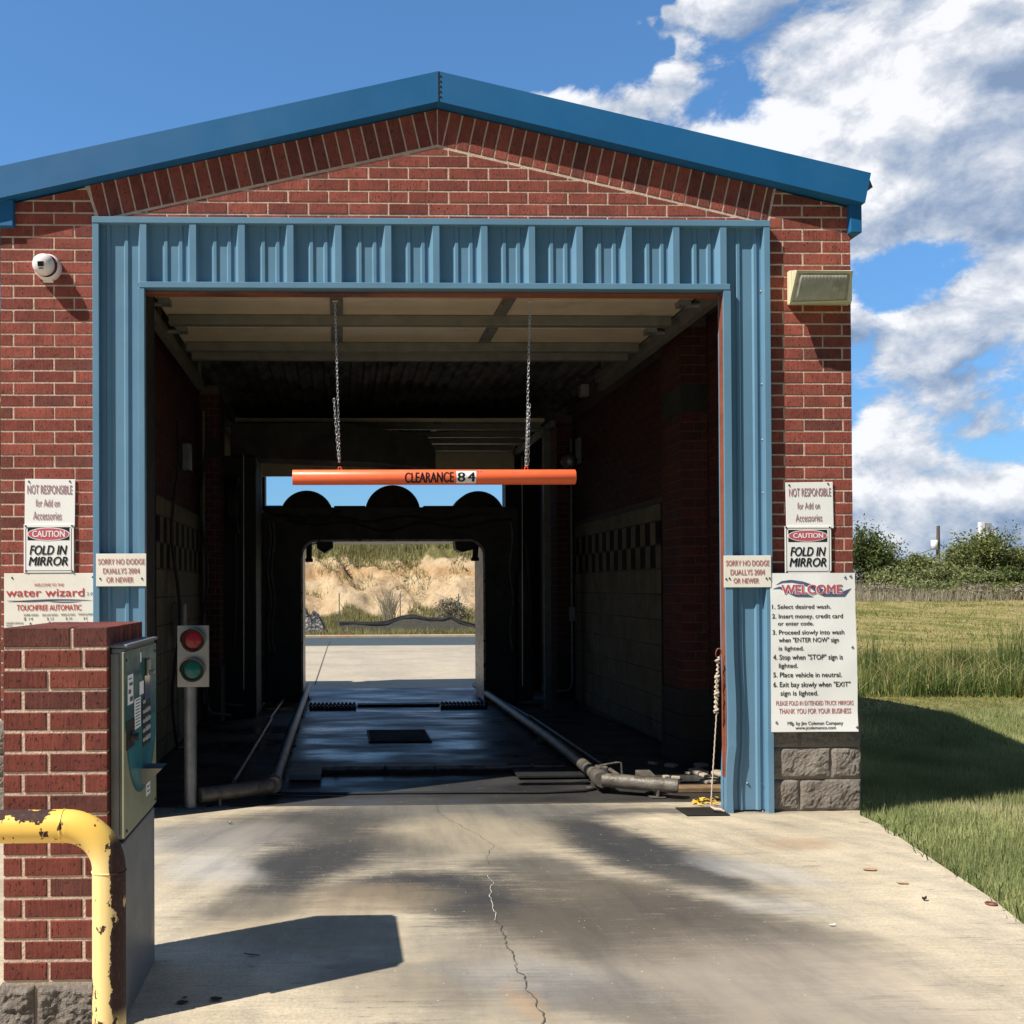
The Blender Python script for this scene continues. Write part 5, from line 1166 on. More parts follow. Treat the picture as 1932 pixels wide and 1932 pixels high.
def leaf(name, px, py, L, w, m, label, rot=0.0, curl=.0025, cat='leaf', z=.004, group=None, gx=None):
    c = gx or G(px, py); mb = MB(); n = 8; vs = []
    for i in range(n+1):
        t = i/n; h = w*math.sin(math.pi*t)**.8*(1+.2*math.sin(t*9+px))/2
        for s_ in (-1, 0, 1): vs.append(Vector((L*(t-.5), s_*h, z+curl*(abs(s_)+ (2*t-1)**2))))
    Rm = Matrix.Rotation(R(rot), 3, 'Z'); vs = [Rm @ v + Vector((c.x, c.y, 0)) for v in vs]
    mb.add(vs, [(3*i+k, 3*i+k+1, 3*i+k+4, 3*i+k+3) for i in range(n) for k in (0, 1)], 0, .5); o = mb.build(name, m); tag(o, label, cat, group)
leaf('fallen_leaf', 1641, 1642, .075, .045, M['leafb'], 'tan fallen leaf on the driveway, farther of the two tan leaves', 5, .002)
leaf('fallen_leaf', 1703, 1668, .06, .028, M['leafb'], 'smaller tan fallen leaf on the driveway, nearer the lawn edge', -4)
leaf('fallen_leaf', 1744, 1700, .03, .02, M['leafd'], 'dark curled leaf on the driveway between the tan leaves and the rusty ring', 20, .01)
leaf('fallen_leaf', 408, 1887, .045, .035, M['leafd'], 'dark oval leaf in the shadow of the brick pier, right of the others', -10, .002)
leaf('fallen_leaf', 344, 1893, .045, .03, M['leafd'], 'dark leaf in the shadow of the brick pier, nearest the pay station', 4, .001)
leaf('fallen_leaf', 348, 1884, .026, .012, M['leafd'], 'tiny dark leaf in the shadow of the brick pier above the nearest one', 30, .001)
leaf('twig', 475, 1804, .07, .008, M['leafd'], 'short dark twig in the middle of the pier shadow', -20, .003, 'twig')
leaf('pebble_chip', 433, 1555, .03, .02, M['conc2'], 'pale chip of stone on the driveway left of the threshold', 0, .008, 'stone')
leaf('pebble_chip', 1570, 1748, .03, .012, M['wwhite'], 'thin white chip on the driveway towards the lawn', 0, .004, 'stone')
mb = MB(); c = G(1870, 1707); mb.tube([(c.x+.022*math.cos(t), c.y+.022*math.sin(t), .006) for t in np.linspace(0, 6.28, 17)[:-1]], .004, 6, closed=True); tag(mb.build('rusty_ring', M['redoxide']), 'small rusty ring on the driveway near the lawn', 'ring')
mb = MB()
for i in range(26):
    c = G(random.uniform(1308, 1356), random.uniform(1506, 1521)); a_ = random.uniform(0, 6.28); L = random.uniform(.02, .04); z = random.uniform(.006, .03)
    d = Vector((math.cos(a_), math.sin(a_), random.uniform(-.3, .3)))*L; e = Vector((-math.sin(a_), math.cos(a_), random.uniform(-.5, .5)))*L*.4
    p = Vector((c.x, c.y, z)); mb.add([p-d, p+e, p+d, p-e], [(0, 1, 2, 3)])
tag(mb.build('leaf_litter', M['leafy']), 'yellow leaves gathered at the foot of the right jamb', 'leaves', kind='stuff')
# ------------------------------------------------------------------ wash gantry near the exit
YG = 13.0; F0 = fz(YG)
gan = thing('wash_gantry', 'dark grimy wash gantry arch with three round blower housings on top', 'car wash machine', (P(742, 1300, YG).x, YG, F0))
q = lambda x, y: (P(x, y, YG).x, P(x, y, YG).z)
il, ir = q(571, 1100)[0], q(912, 1100)[0]; it = q(742, 1021)[1]; ot = q(742, 957)[1]; ol, or_ = q(497, 1100)[0], q(978, 1100)[0]
def arch(ol, or_, ot, il, ir, it, bz, rad, ora):
    pts = [(ol, bz), (il, bz)]; n = 10
    for i in range(n+1): th = math.pi-math.pi/2*i/n; pts.append((il+rad+rad*math.cos(th), it-rad+rad*math.sin(th)))
    for i in range(n+1): th = math.pi/2-math.pi/2*i/n; pts.append((ir-rad+rad*math.cos(th), it-rad+rad*math.sin(th)))
    pts += [(ir, bz), (or_, bz)]
    for i in range(n+1): th = 0+math.pi/2*i/n; pts.append((or_-ora+ora*math.cos(th), ot-ora+ora*math.sin(th)))
    for i in range(n+1): th = math.pi/2+math.pi/2*i/n; pts.append((ol+ora+ora*math.cos(th), ot-ora+ora*math.sin(th)))
    return pts
def cprism(mb, pts, y0, y1, mi=0):                   # concave outline, triangulated
    from mathutils.geometry import tessellate_polygon
    tr = tessellate_polygon([[Vector((x, z, 0)) for x, z in pts]]); n = len(pts)
    mb.add([(x, y0, z) for x, z in pts] + [(x, y1, z) for x, z in pts], [tuple(t) for t in tr] + [tuple(i+n for i in t[::-1]) for t in tr] + [(i, (i+1) % n, (i+1) % n+n, i+n) for i in range(n)], mi, .5)
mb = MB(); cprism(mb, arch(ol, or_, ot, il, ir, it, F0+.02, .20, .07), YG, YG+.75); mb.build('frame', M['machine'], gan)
mb = MB(); L = arch(il-.022, ir+.022, it+.022, il+.004, ir-.004, it-.004, F0+.03, .20, .215); cprism(mb, L, YG-.02, YG-.004); mb.build('inner_lip', M['lip'], gan)
mb = MB(); L = arch(il-.012, ir+.012, it+.012, il+.005, ir-.005, it-.005, F0+.03, .20, .21); cprism(mb, L, YG+.0, YG+.80); mb.build('lining', M['lip'], gan)
for (px, py, r_) in ((578, 975, .36), (742, 966, .37), (905, 975, .355)):
    c = q(px, py); mb = MB(); mb.lathe([(0, 0), (0, r_-.03), (.03, r_), (.42, r_), (.45, r_-.03), (.45, 0)], (c[0], YG+.10, c[1]), (0, 1, 0), 40); mb.lathe([(0, .14), (.05, .10), (.07, 0)], (c[0], YG+.10, c[1]), (0, -1, 0), 20); mb.build('blower_housing', M['machine'], gan)
mb = MB()
for (a, b, t_) in ((484, 560, 953), (630, 690, 953), (800, 860, 953)):
    xa, za = q(a, t_); xb, zb = q(b, 962); mb.box(xa, xb, YG+.1, YG+.5, za, zb, b=.01)
mb.build('top_cover', M['machine'], gan)
for (x0, y0, pts) in ((0, 0, [(596, 1021), (628, 1021), (628, 1033), (612, 1043), (598, 1034)]), (0, 0, [(860, 1021), (896, 1021), (896, 1036), (874, 1041), (862, 1036)])):
    mb = MB(); mb.prism([q(*p) for p in pts], YG+.1, YG+.4); mb.build('nozzle_head', M['machine'], gan)
for (a, b) in (((583, 1024), (583, 1056)), ((900, 1024), (897, 1054))):
    mb = MB(); pa_, pb_ = q(*a), q(*b); mb.tube([(pa_[0], YG+.05, pa_[1]+.02), (pb_[0], YG+.05, pb_[1])], .038, 12); mb.box(pb_[0]-.05, pb_[0]+.05, YG, YG+.1, pb_[1]-.03, pb_[1]+.02, b=.01); mb.build('drop_nozzle', M['machine'], gan)
mb = MB(); pts = [(435, 800), (640, 797), (805, 822), (822, 850), (822, 884), (700, 872), (435, 862)]
YD = 11.4; pl = [(P(x, y, YD).x, P(x, y, YD).z) for x, y in pts]; cprism(mb, pl, YD, YD+.5); mb.build('overhead_duct', M['machine'], gan)
for xx, s_ in ((ol-.05, -1), (or_+.05, 1)):
    mb = MB(); mb.box(xx-.10, xx+.10, YG-.25, YG-.01, F0+.05, it-.4, b=.03); mb.tube([(xx, YG-.3, .4), (xx+s_*.05, YG-.32, 1.2), (xx, YG-.3, 2.0)], .03, 10); mb.build('side_box', M['machine'], gan)
for i, (x0, x1, zz, sag) in enumerate(((ol+.15, ir+.1, ot-.10, .10), (il-.2, or_-.1, ot-.17, .16), (ol+.05, il+.5, ot-.05, .2))):
    mb = MB(); mb.tube([(x0+(x1-x0)*k_/20, YG-.04-.02*math.sin(k_*.7+i), zz-sag*4*(k_/20)*(1-k_/20)*(.6+.4*math.sin(k_*.9))) for k_ in range(21)], .014, 8); mb.build('hose', M['rub'], gan)
for x_ in (ol+.08, ol+.13, or_-.10): mb = MB(); mb.tube([(x_+.02*math.sin(k_), YG-.03, ot-.2-k_*.13) for k_ in range(14)], .016, 8); mb.build('hose', M['galvd'], gan)
# ---- clutter inside the bay
def iron(name, label, cat, parts, m, group=None):
    mb = MB()
    for p in parts:
        if p[0] == 't': mb.tube([Vector(v) for v in p[1]], p[2], 10)
        elif p[0] == 'b': mb.box(*p[1], b=p[2])
    return tag(mb.build(name, m), label, cat, group)
XA = XW0+.05
def hose(name, label, x0, y0, top, seedv, m):
    mb = MB(); pts = [(x0+.03*math.sin(i*.8+seedv), y0+.04*math.cos(i*.6+seedv), top-(top-.05)*i/16) for i in range(17)]; pts += [(x0+.08, y0+.1, .03), (x0+.25, y0+.15, .02)]
    mb.tube(pts, .014, 8); return tag(mb.build(name, m), label, 'hose')
hose('hose', 'thin black hose hanging down the left inner wall nearest the opening', XA+.03, 8.6, 2.9, .3, M['rub'])
hose('hose', 'black hose hanging on the left inner wall beside the tiled panel', XA+.05, 10.2, 2.9, 1.9, M['rub'])
for i, (yy, zz, xo) in enumerate(((10.4, 3.3, .0), (11.2, 3.4, .06), (12.0, 3.2, .12))):
    iron('conduit', ['galvanised conduit on the left inner wall behind the signal post', 'galvanised conduit on the left inner wall, middle one of three', 'galvanised conduit on the left inner wall farthest from the opening'][i], 'conduit', [('t', [(XA+.02+xo, yy, zz), (XA+.02+xo, yy, .25), (XA+.10+xo, yy, .12), (XA+.3+xo, yy, .10)], .016)], M['galvd'])
iron('equipment_cabinet', 'tall dark equipment column against the left inner wall', 'cabinet', [('b', (XW0+.03, -.98, 11.3, 12.0, -.05, 2.95), .02)], M['dark'])
iron('control_box', 'small grey electrical box on the left inner wall behind the pay station', 'box', [('b', (XW0+.021, XW0+.12, 8.75, 8.95, 1.02, 1.30), .008), ('t', [(XW0+.06, 8.85, 1.02), (XW0+.06, 8.85, .1)], .012)], M['galvd'])
iron('wall_box', 'pale box high on the left inner wall', 'box', [('b', (XW0+.021, XW0+.10, 9.3, 9.42, 2.55, 2.80), .01)], M['galv'])
mb = MB(); c = Vector((-1.22, 10.9, 2.35))
for k in range(5): mb.tube([c+Vector((.02*k, (.19+.012*k)*math.cos(t), (.24+.015*k)*math.sin(t))) for t in np.linspace(0, 6.28, 26)[:-1]], .012, 8, closed=True)
mb.tube([c+Vector((.05, 0, -.25)), c+Vector((.05, .05, -.9)), c+Vector((.02, .1, -1.6))], .012, 8)
tag(mb.build('hose_coil', M['rub']), 'coiled black hose hanging on the left side of the bay', 'hose coil')
iron('hanging_line', 'thin white vertical cord hanging left of the exit', 'line', [('t', [(P(459.5, 860, 11.0).x, 11.0, P(459, 858, 11).z), (P(459.5, 1200, 11.0).x, 11.0, .3)], .006)], M['chain'])
iron('hanging_line', 'thin white vertical cord hanging right of the exit', 'line', [('t', [(P(985.5, 920, 12.2).x, 12.2, P(985, 860, 12.2).z), (P(985.5, 1200, 12.2).x, 12.2, .2)], .006)], M['chain'])
iron('steel_post', 'dark steel post left of the wash gantry', 'post', [('b', (-1.10, -1.02, 12.6, 12.7, -.09, 3.4), .004)], M['galvd'])
iron('steel_post', 'dark steel post right of the wash gantry', 'post', [('b', (2.50, 2.58, 12.1, 12.2, -.09, 3.4), .004)], M['galvd'])
o = thing('spotlight', 'small grey spotlight on a bracket high on the right inner wall', 'spotlight', (2.8, 12.0, 2.95)); c = P(1095, 868, 11.9); c.x = min(c.x, 2.8)
mb = MB(); mb.lathe([(0, .06), (.02, .075), (.16, .085), (.18, .05), (.19, 0)], c, (-.5, -.8, -.25), 20); mb.build('body', M['galv'], o)
mb = MB(); mb.tube([c+Vector((.02, .02, 0)), (2.92, 12.0, c.z+.02)], .015, 8); mb.box(2.88, 2.925, 11.9, 12.05, c.z-.04, c.z+.28, b=.01); mb.build('bracket', M['galv'], o)
iron('conduit', 'conduit and junction box low on the right inner wall beyond the tiles', 'conduit', [('t', [(2.88, 12.28, 3.3), (2.88, 12.28, .22), (2.84, 12.28, .14), (2.70, 12.28, .12)], .016), ('b', (2.84, 2.915, 12.22, 12.34, 1.0, 1.18), .006)], M['galv'])
iron('ceiling_clip', 'small pale clip under the ceiling beside the right door track', 'clip', [('b', (2.28, 2.36, 9.3, 9.4, 3.25, 3.36), .006)], M['galv'])

# ------------------------------------------------------------------ outside: silt fence, posts, plants
fn = thing('silt_fence', 'sagging black silt fence strung on thin steel posts in front of the bank', 'fence', (1.0, 31.9, -.1)); YV = 31.9
for px, tp in ((640, 1119), (755, 1120), (865, 1120), (525, 1120), (980, 1121)):
    p = P(px, tp, YV); mb = MB(); mb.box(p.x-.018, p.x+.018, YV-.02, YV-.014, bank_h(p.x, YV)-.2, p.z, 0); mb.box(p.x-.003, p.x+.003, YV-.014, YV+.02, bank_h(p.x, YV)-.2, p.z); mb.build('post', M['galvd'], fn)
mb = MB(); vs = []; low_ = []; xs_ = np.linspace(P(640, 1180, YV).x, 4.5, 90)
for i, x in enumerate(xs_):
    px = 645+x*1860/YV; t_ = interp(px, [(640, 1172), (700, 1173), (730, 1171), (758, 1161), (780, 1159), (810, 1166), (835, 1165), (850, 1160), (866, 1169), (900, 1178), (980, 1180)])
    ztop = P(px, t_, YV).z; zb = ztop-.11; n = 6; low_.append((x, ztop-.10, bank_h(x, YV)-.05))
    for k in range(n+1): vs.append((x, YV-.03+.02*noise.noise(Vector((x*1.2, k*.2, 0))), zb+(max(ztop, zb+.08)-zb)*k/n))
mb.add(vs, [(7*i+k, 7*i+k+1, 7*i+k+8, 7*i+k+7) for i in range(89) for k in range(6)], 0, .5, False); mb.build('fabric', M['black_fabric'], fn, fixn=False)
mb = MB(); mb.add([v for x, a_, b_ in low_ for v in ((x, YV-.02, max(a_, b_+.02)), (x, YV-.03, b_))], [(2*i, 2*i+1, 2*i+3, 2*i+2) for i in range(89)], 0, .5); mb.build('mesh_skirt', mat('grey mesh skirt', (.12, .115, .10), .9, var=.5, vs=30), fn, fixn=False)
mb = MB(); vs = []; n = 26; c = P(585, 1170, YV-.1)
for j in range(n+1):
    for i in range(n+1):
        u, v = i/n*2-1, j/n*2-1; h = max(0, 1-u*u)*max(0, 1-v*v); h = h**.6*.75*(1+.5*noise.noise(Vector((u*3, v*3, 2)))); vs.append((c.x-.1+u*.65, c.y+v*.5, bank_h(c.x, c.y)-.05+h))
mb.add(vs, [(j*(n+1)+i, j*(n+1)+i+1, (j+1)*(n+1)+i+1, (j+1)*(n+1)+i) for j in range(n) for i in range(n)], 0, .5)
tag(mb.build('fabric_heap', mat('rumpled dark fabric', (.05, .05, .05), .8, col2=(.30, .30, .28), c2=(.52, .58), c2s=14, bump=.8, bs=14)), 'rumpled heap of dark fabric at the left end of the silt fence', 'heap')

def blades(name, n, sampler, h, w, m, hf, lean=.35, label=None, cat=None, wind=(0, 0), kind='stuff', rndf=None, seg=1):
    xy = sampler(n); n = len(xy); hh = h*(.55+.9*rng.random(n)); 
    if callable(hf): z = np.array([hf(float(a), float(b)) for a, b in xy])
    th = rng.random(n)*2*np.pi; ln = hh*lean*(rng.random(n)*1.2); tx = xy[:, 0]+np.cos(th)*ln+wind[0]*hh; ty = xy[:, 1]+np.sin(th)*ln+wind[1]*hh
    ph = rng.random(n)*np.pi; wx = np.cos(ph)*w*(.6+.8*rng.random(n)); wy = np.sin(ph)*w*(.6+.8*rng.random(n))
    B0 = np.stack([xy[:, 0]-wx/2, xy[:, 1]-wy/2, z-.01], 1); B1 = np.stack([xy[:, 0]+wx/2, xy[:, 1]+wy/2, z-.01], 1); T_ = np.stack([tx, ty, z+hh], 1)
    r = rng.random(n) if rndf is None else rndf(xy, n)
    if seg == 1: V = np.stack([B0, B1, T_], 1).reshape(-1, 3); o = fastmesh(name, V, 3, m, r)
    else:
        mx = (xy[:, 0]*.72+tx*.28); my = (xy[:, 1]*.72+ty*.28); mz = z+hh*.6
        M0 = np.stack([mx-wx*.38, my-wy*.38, mz], 1); M1 = np.stack([mx+wx*.38, my+wy*.38, mz], 1); T2 = T_.copy(); T2[:, 2] -= hh*.06
        V = np.concatenate([np.stack([B0, B1, M1], 1), np.stack([B0, M1, M0], 1), np.stack([M0, M1, T2], 1)], 1).reshape(-1, 3); o = fastmesh(name, V, 3, m, np.repeat(r, 3))
    return tag(o, label, cat, None, kind) if kind else o
pat = lambda a, b: (lambda xy, n: np.clip(np.array([.46+.62*noise.noise(Vector((p[0]*a, p[1]*b, 2))) + .25*noise.noise(Vector((p[0]*a*4, p[1]*b*4, 7))) for p in xy]) + .22*(rng.random(n)-.5), 0, 1))
ytab = sorted([(b, a) for a, b in edge_pts])
def ex_at(y): return interp(y, ytab) if y < 6.2 else XR_+.02
def samp(x0, x1, y0, y1, keep=lambda x, y: True):
    def f(n):
        xy = np.stack([x0+(x1-x0)*rng.random(n), y0+(y1-y0)*rng.random(n)], 1); return xy[[bool(keep(a, b)) for a, b in xy]]
    return f
infr = lambda x, y, m=.6: x < (y*.73 + m) and x > y*.50 - m      # only the wedge right of the building that can be seen, with a margin
GM = leafmat('lawn blades', [(0, (.17, .205, .085)), (.4, (.27, .30, .125)), (.75, (.38, .39, .18)), (.93, (.48, .45, .24)), (1, (.55, .50, .32))])
GF = leafmat('field blades', [(0, (.125, .135, .034)), (.4, (.235, .215, .065)), (.7, (.34, .295, .11)), (1, (.50, .41, .21))])
GT = leafmat('tall green blades', [(0, (.035, .07, .016)), (.5, (.085, .135, .030)), (.85, (.16, .20, .055)), (1, (.36, .32, .16))])
GD = leafmat('dry grass', [(0, (.19, .17, .115)), (.5, (.28, .245, .175)), (1, (.38, .33, .24))])
THm = lambda x, y: (TH(x, y) if y > 6.3 else -.05+.03*ss(x, ex_at(y), ex_at(y)+.5))
blades('lawn_grass', 210000, samp(2.6, 8.2, 2.6, 10.2, lambda x, y: x > ex_at(y)-.015 and infr(x, y)), .052, .006, GM, THm, .55, 'short green lawn beside the driveway and the right wall', 'grass', rndf=pat(1.3, 1.3))
blades('lawn_grass', 3500, samp(2.5, 4.2, 2.6, 7.6, lambda x, y: 0 < x-ex_at(y)+.03 < .12), .10, .008, GT, THm, .9, 'longer grass fringe leaning over the driveway edge', 'grass', wind=(-.4, -.2), seg=2)
blades('mown_grass', 60000, samp(4, 17, 10.2, 22, infr),   .036, .012, GF, TH, 2.2, 'yellowing mown grass beyond the tall tufts', 'grass', rndf=pat(.30, .22))
blades('mown_grass', 30000, samp(10, 42, 22, 52, lambda x, y: infr(x, y, 1)),   .05, .035, GF, TH, 2.0, 'yellow green field in the middle distance', 'grass', rndf=pat(.16, .10))
blades('dry_grass', 60000, samp(24, 72, 50, 80, lambda x, y: infr(x, y, 2) and y > 52+2*noise.noise(Vector((x*.2, 0, 0)))),   .55, .045, GD, TH, .45, 'band of dry grey grass before the scrub trees', 'grass')
blades('field_weeds', 26000, samp(6, 40, 15, 50, lambda x, y: infr(x, y, 1) and noise.noise(Vector((x*.55, y*.30, 9)))+.5*noise.noise(Vector((x*2, y*1.2, 3))) > .16), .17, .022, GT, TH, .9, 'scattered olive weeds and rough tufts over the mown field', 'weeds')
# band of tall unmown grass at the end of the lawn
def band(n):
    xy = np.stack([5+10*rng.random(n), 11.9+6.5*rng.random(n)**1.8], 1)
    return xy[[bool(infr(a, b)) and b > 12.1+1.3*noise.noise(Vector((a*.9, 5, 0))) and (noise.noise(Vector((a*.7, b*.7, 0)))+.42 > rng.random()*.9) for a, b in xy]]
blades('tall_grass', 70000, band, .34, .009, GT, TH, .75, 'band of tall tangled green grass at the end of the lawn', 'grass', seg=2, rndf=lambda xy, n: np.clip(rng.random(n)*.8+.2*rng.random(n)*2*(rng.random(n) > .8), 0, 1))
blades('tall_grass', 16000, band, .46, .009, GF, TH, .8, 'straw coloured stalks mixed through the tall grass', 'grass', seg=2)
k = 0
tl_ = ['dark upright grass tuft beside the WELCOME banner', 'upright reed tuft second from the banner', 'pair of thin reed stalks between the first tufts', 'dense reed tuft in the middle of the tall grass', 'narrow reed tuft right of the dense one', 'spreading reed tuft towards the right edge of the picture', 'tallest reed tuft at the right edge of the picture']
for (px, py, hh, cnt, sp_) in ((1650, 1188, .42, 60, .13), (1700, 1222, .40, 20, .10), (1740, 1212, .48, 26, .16), (1800, 1205, .55, 80, .20), (1826, 1210, .52, 60, .14), (1870, 1215, .62, 80, .22), (1920, 1170, .80, 130, .25)):
    c = P(px, py, 13.8); hh = c.z - TH(c.x, c.y); V = []; Rr = []
    for i in range(cnt):
        x = c.x+random.gauss(0, sp_*.5); y = c.y+random.gauss(0, sp_*.5); z = TH(x, y); H = hh*random.uniform(.6, 1.15); lx = random.gauss(0, .10)*H; ly = random.gauss(0, .10)*H; w_ = random.uniform(.006, .012); a = random.uniform(0, 3.14); wx, wy = w_*math.cos(a), w_*math.sin(a)
        pr_ = [(x, y, z)] ; n = 3
        def pt(t, s): return (x+lx*t*t+s*wx*(1-t*.8), y+ly*t*t+s*wy*(1-t*.8), z+H*t)
        for s0_, s1_ in ((0, .4), (.4, .75), (.75, 1)): V += [pt(s0_, -.5), pt(s0_, .5), pt(s1_, .5), pt(s0_, -.5), pt(s1_, .5), pt(s1_, -.5)]
        Rr += [random.random()*.55]*6
    tag(fastmesh('reed_tuft', np.array(V), 3, GT, np.array(Rr)), tl_[k], 'reed tuft', 'upright reed tufts in the tall grass'); k += 1
# bank vegetation
bandB = lambda x0, x1, y0, y1, f: samp(x0, x1, y0, y1, f)
GB = leafmat('bank grass', [(0, (.13, .14, .045)), (.4, (.21, .20, .075)), (.8, (.30, .27, .12)), (1, (.44, .38, .22))])
blades('bank_grass', 34000, samp(-3.5, 7.5, 31.0, 36.6, lambda x, y: y < 36.2+.9*noise.noise(Vector((x*.8, 0, 0)))), .22, .022, GB, bank_h, .5, 'green yellow grass at the foot of the dirt bank', 'grass')
blades('bank_grass', 42000, samp(-4.5, 9.5, 40.6, 56, lambda x, y: y > 41.2+.9*noise.noise(Vector((x*.6, 3, 0)))), .38, .03, GB, bank_h, .55, 'dry green grass along the top of the dirt bank', 'grass')
blades('bank_grass', 5000, samp(-4, 8, 38.5, 41.6, lambda x, y: noise.noise(Vector((x*.9, y*.9, 1))) > .05), .22, .03, GB, bank_h, .6, 'sparse dry tufts on the upper face of the bank', 'grass')
blades('verge_weeds', 9000, samp(-3.5, 6.5, 30.7, 31.8), .14, .02, GB, bank_h, .8, 'rough weeds along the kerb under the silt fence', 'grass')
def tuftb(name, label, px, py, Y, h, w, n, fan, m, cat):
    c = P(px, py, Y); zb = bank_h(c.x, Y); V = []; Rr = []
    for i in range(n):
        a = random.uniform(-1, 1); x = c.x+random.gauss(0, w*.15); y = Y+random.gauss(0, .15); H = h*random.uniform(.6, 1); lx = a*fan*H; w_ = random.uniform(.012, .03)
        def pt(t, s): return (x+lx*t**1.8+s*w_*(1-t*.6), y+.1*t*random.uniform(.9, 1), zb+H*(t-.12*abs(a)*t*t))
        for s0_, s1_ in ((0, .35), (.35, .7), (.7, 1)): V += [pt(s0_, -.5), pt(s0_, .5), pt(s1_, .5), pt(s0_, -.5), pt(s1_, .5), pt(s1_, -.5)]
        Rr += [random.random()]*6
    tag(fastmesh(name, np.array(V), 3, m, np.array(Rr)), label, cat)
tuftb('plume_grass', 'tall dry fan shaped grass clump in front of the bank', 735, 1160, 34.2, 1.35, .6, 150, .42, GD, 'grass clump')
def blob(name, label, cat, cx, cy, zb, rx, rz, n, ls, m, seed, flat=0):
    r_ = np.random.default_rng(seed); V = []
    nc = max(6, n//45); cc = []
    for i in range(nc):
        a = r_.random()*6.28; rr = r_.random()**.5; z = r_.random()**.8; cc.append((cx+rx*rr*math.cos(a)*(1-.45*z), cy+rx*rr*math.sin(a)*(1-.45*z)*.8, zb+rz*z*(1-.35*rr*rr)))
    cc = np.array(cc); idx = r_.integers(0, nc, n); P0 = cc[idx]+r_.normal(0, 1, (n, 3))*np.array([rx*.13, rx*.13, rz*.10]); P0[:, 2] = np.maximum(P0[:, 2], zb+.02)
    d1 = r_.normal(0, 1, (n, 3)); d1 /= np.linalg.norm(d1, axis=1)[:, None]; d2 = np.cross(d1, r_.normal(0, 1, (n, 3))); d2 /= np.linalg.norm(d2, axis=1)[:, None]; s = ls*(.6+.8*r_.random(n))[:, None]
    V = np.stack([P0-d1*s, P0+d2*s*.45, P0+d1*s, P0-d2*s*.45], 1).reshape(-1, 3); return fastmesh(name, V, 4, m, np.clip(r_.random(n), 0, 1))
c = P(850, 1155, 34.8); tag(blob('shrub', '', '', c.x, 34.8, bank_h(c.x, 34.8), .80, .80, 1800, .05, GD, 3), 'low dry shrub mound in front of the bank, right of the plume grass', 'shrub')
c = P(598, 1135, 36.5); tag(blob('shrub', '', '', c.x-.6, 36.3, bank_h(c.x, 36.3), .7, .6, 1200, .06, GB, 5), 'small dark shrub at the left foot of the bank', 'shrub')
# scrub trees and bushes beyond the field
TG = [leafmat('dark scrub leaves', [(0, (.030, .052, .014)), (.5, (.075, .105, .028)), (1, (.17, .20, .06))]), leafmat('mid scrub leaves', [(0, (.055, .085, .022)), (.5, (.14, .165, .045)), (1, (.27, .28, .09))]), leafmat('pale scrub leaves', [(0, (.09, .12, .04)), (.5, (.18, .205, .075)), (1, (.30, .31, .14))])]
def tree(label, px, base, top, wpx, Y, kind, seed, group=None, n=5200, open_=0.0, cat='tree', name='scrub_tree'):
    c = P(px, base, Y); zb = TH(c.x, Y) if Y > 30 else c.z; H = P(px, top, Y).z-zb; rx = wpx*Y/1860/2
    t = thing(name, label, cat, (c.x, Y, zb), group); r_ = random.Random(seed)
    mb = MB(); tips = []
    nl = 9
    for i in range(nl):
        a = 6.28*i/nl+r_.random(); el_ = r_.uniform(.45, 1.45); L = H*r_.uniform(.55, .95); end = Vector((c.x+math.cos(a)*math.cos(el_)*rx*1.0, Y+math.sin(a)*math.cos(el_)*rx, zb+L*math.sin(el_)))
        st_ = Vector((c.x+r_.uniform(-.15, .15)*rx, Y, zb-.1)); mid = st_.lerp(end, .5)+Vector((r_.uniform(-.1, .1)*rx, 0, .12*H)); tips += [mid, end, mid.lerp(end, .5)]
        mb.tube([st_, st_.lerp(mid, .6)+Vector((0, 0, .03*H)), mid, end], [.030*H, .022*H, .016*H, .006*H], 6)
        for k_ in range(3):
            e2 = mid.lerp(end, r_.random())+Vector((r_.uniform(-.35, .35)*rx, r_.uniform(-.3, .3)*rx, r_.uniform(0, .22)*H)); mb.tube([mid, e2], [.010*H, .003*H], 5); tips.append(e2)
    mb.build('trunk', M['bark'], t)
    rg = np.random.default_rng(seed); tp = np.array(tips); m_ = len(tp); n = int(n)
    extra = np.stack([c.x+rx*(rg.random(30)*2-1)*.85, Y+rx*(rg.random(30)*2-1)*.6, zb+H*rg.random(30)*.75], 1); tp = np.concatenate([tp, extra[:int(30*(1-open_))]])
    idx = rg.integers(0, len(tp), n); sg_ = np.array([rx*.16, rx*.16, H*.075]); P0 = tp[idx]+rg.normal(0, 1, (n, 3))*sg_; P0[:, 2] = np.maximum(P0[:, 2], zb+.05)
    d1 = rg.normal(0, 1, (n, 3)); d1 /= np.linalg.norm(d1, axis=1)[:, None]; d2 = np.cross(d1, rg.normal(0, 1, (n, 3))); d2 /= np.linalg.norm(d2, axis=1)[:, None]; s = (Y/1860*2.4)*(.6+.9*rg.random(n))[:, None]
    V = np.stack([P0-d1*s, P0+d2*s*.5, P0+d1*s, P0-d2*s*.5], 1).reshape(-1, 3); fastmesh('crown', V, 4, TG[kind], rg.random(n), t)
    return t
GRP = 'scrub trees beyond the field'
tree('dark leafy scrub tree right behind the brick corner', 1640, 1102, 984, 105, 66, 0, 1, GRP, 9000)
tree('mid green bush low beside the dark tree', 1700, 1102, 1040, 90, 68, 1, 2, GRP, 4500, .5)
tree('green scrub bush left of the utility pole', 1748, 1104, 1050, 80, 72, 2, 3, GRP, 3500, .5)
tree('low olive bush in front of the utility pole', 1775, 1108, 1062, 90, 66, 2, 4, GRP, 4500)
tree('loose branching scrub tree right of the utility pole', 1815, 1108, 1012, 90, 68, 2, 5, GRP, 3200, .8)
tree('big feathery scrub tree near the right edge of the picture', 1868, 1110, 988, 130, 66, 1, 6, GRP, 6800, .6)
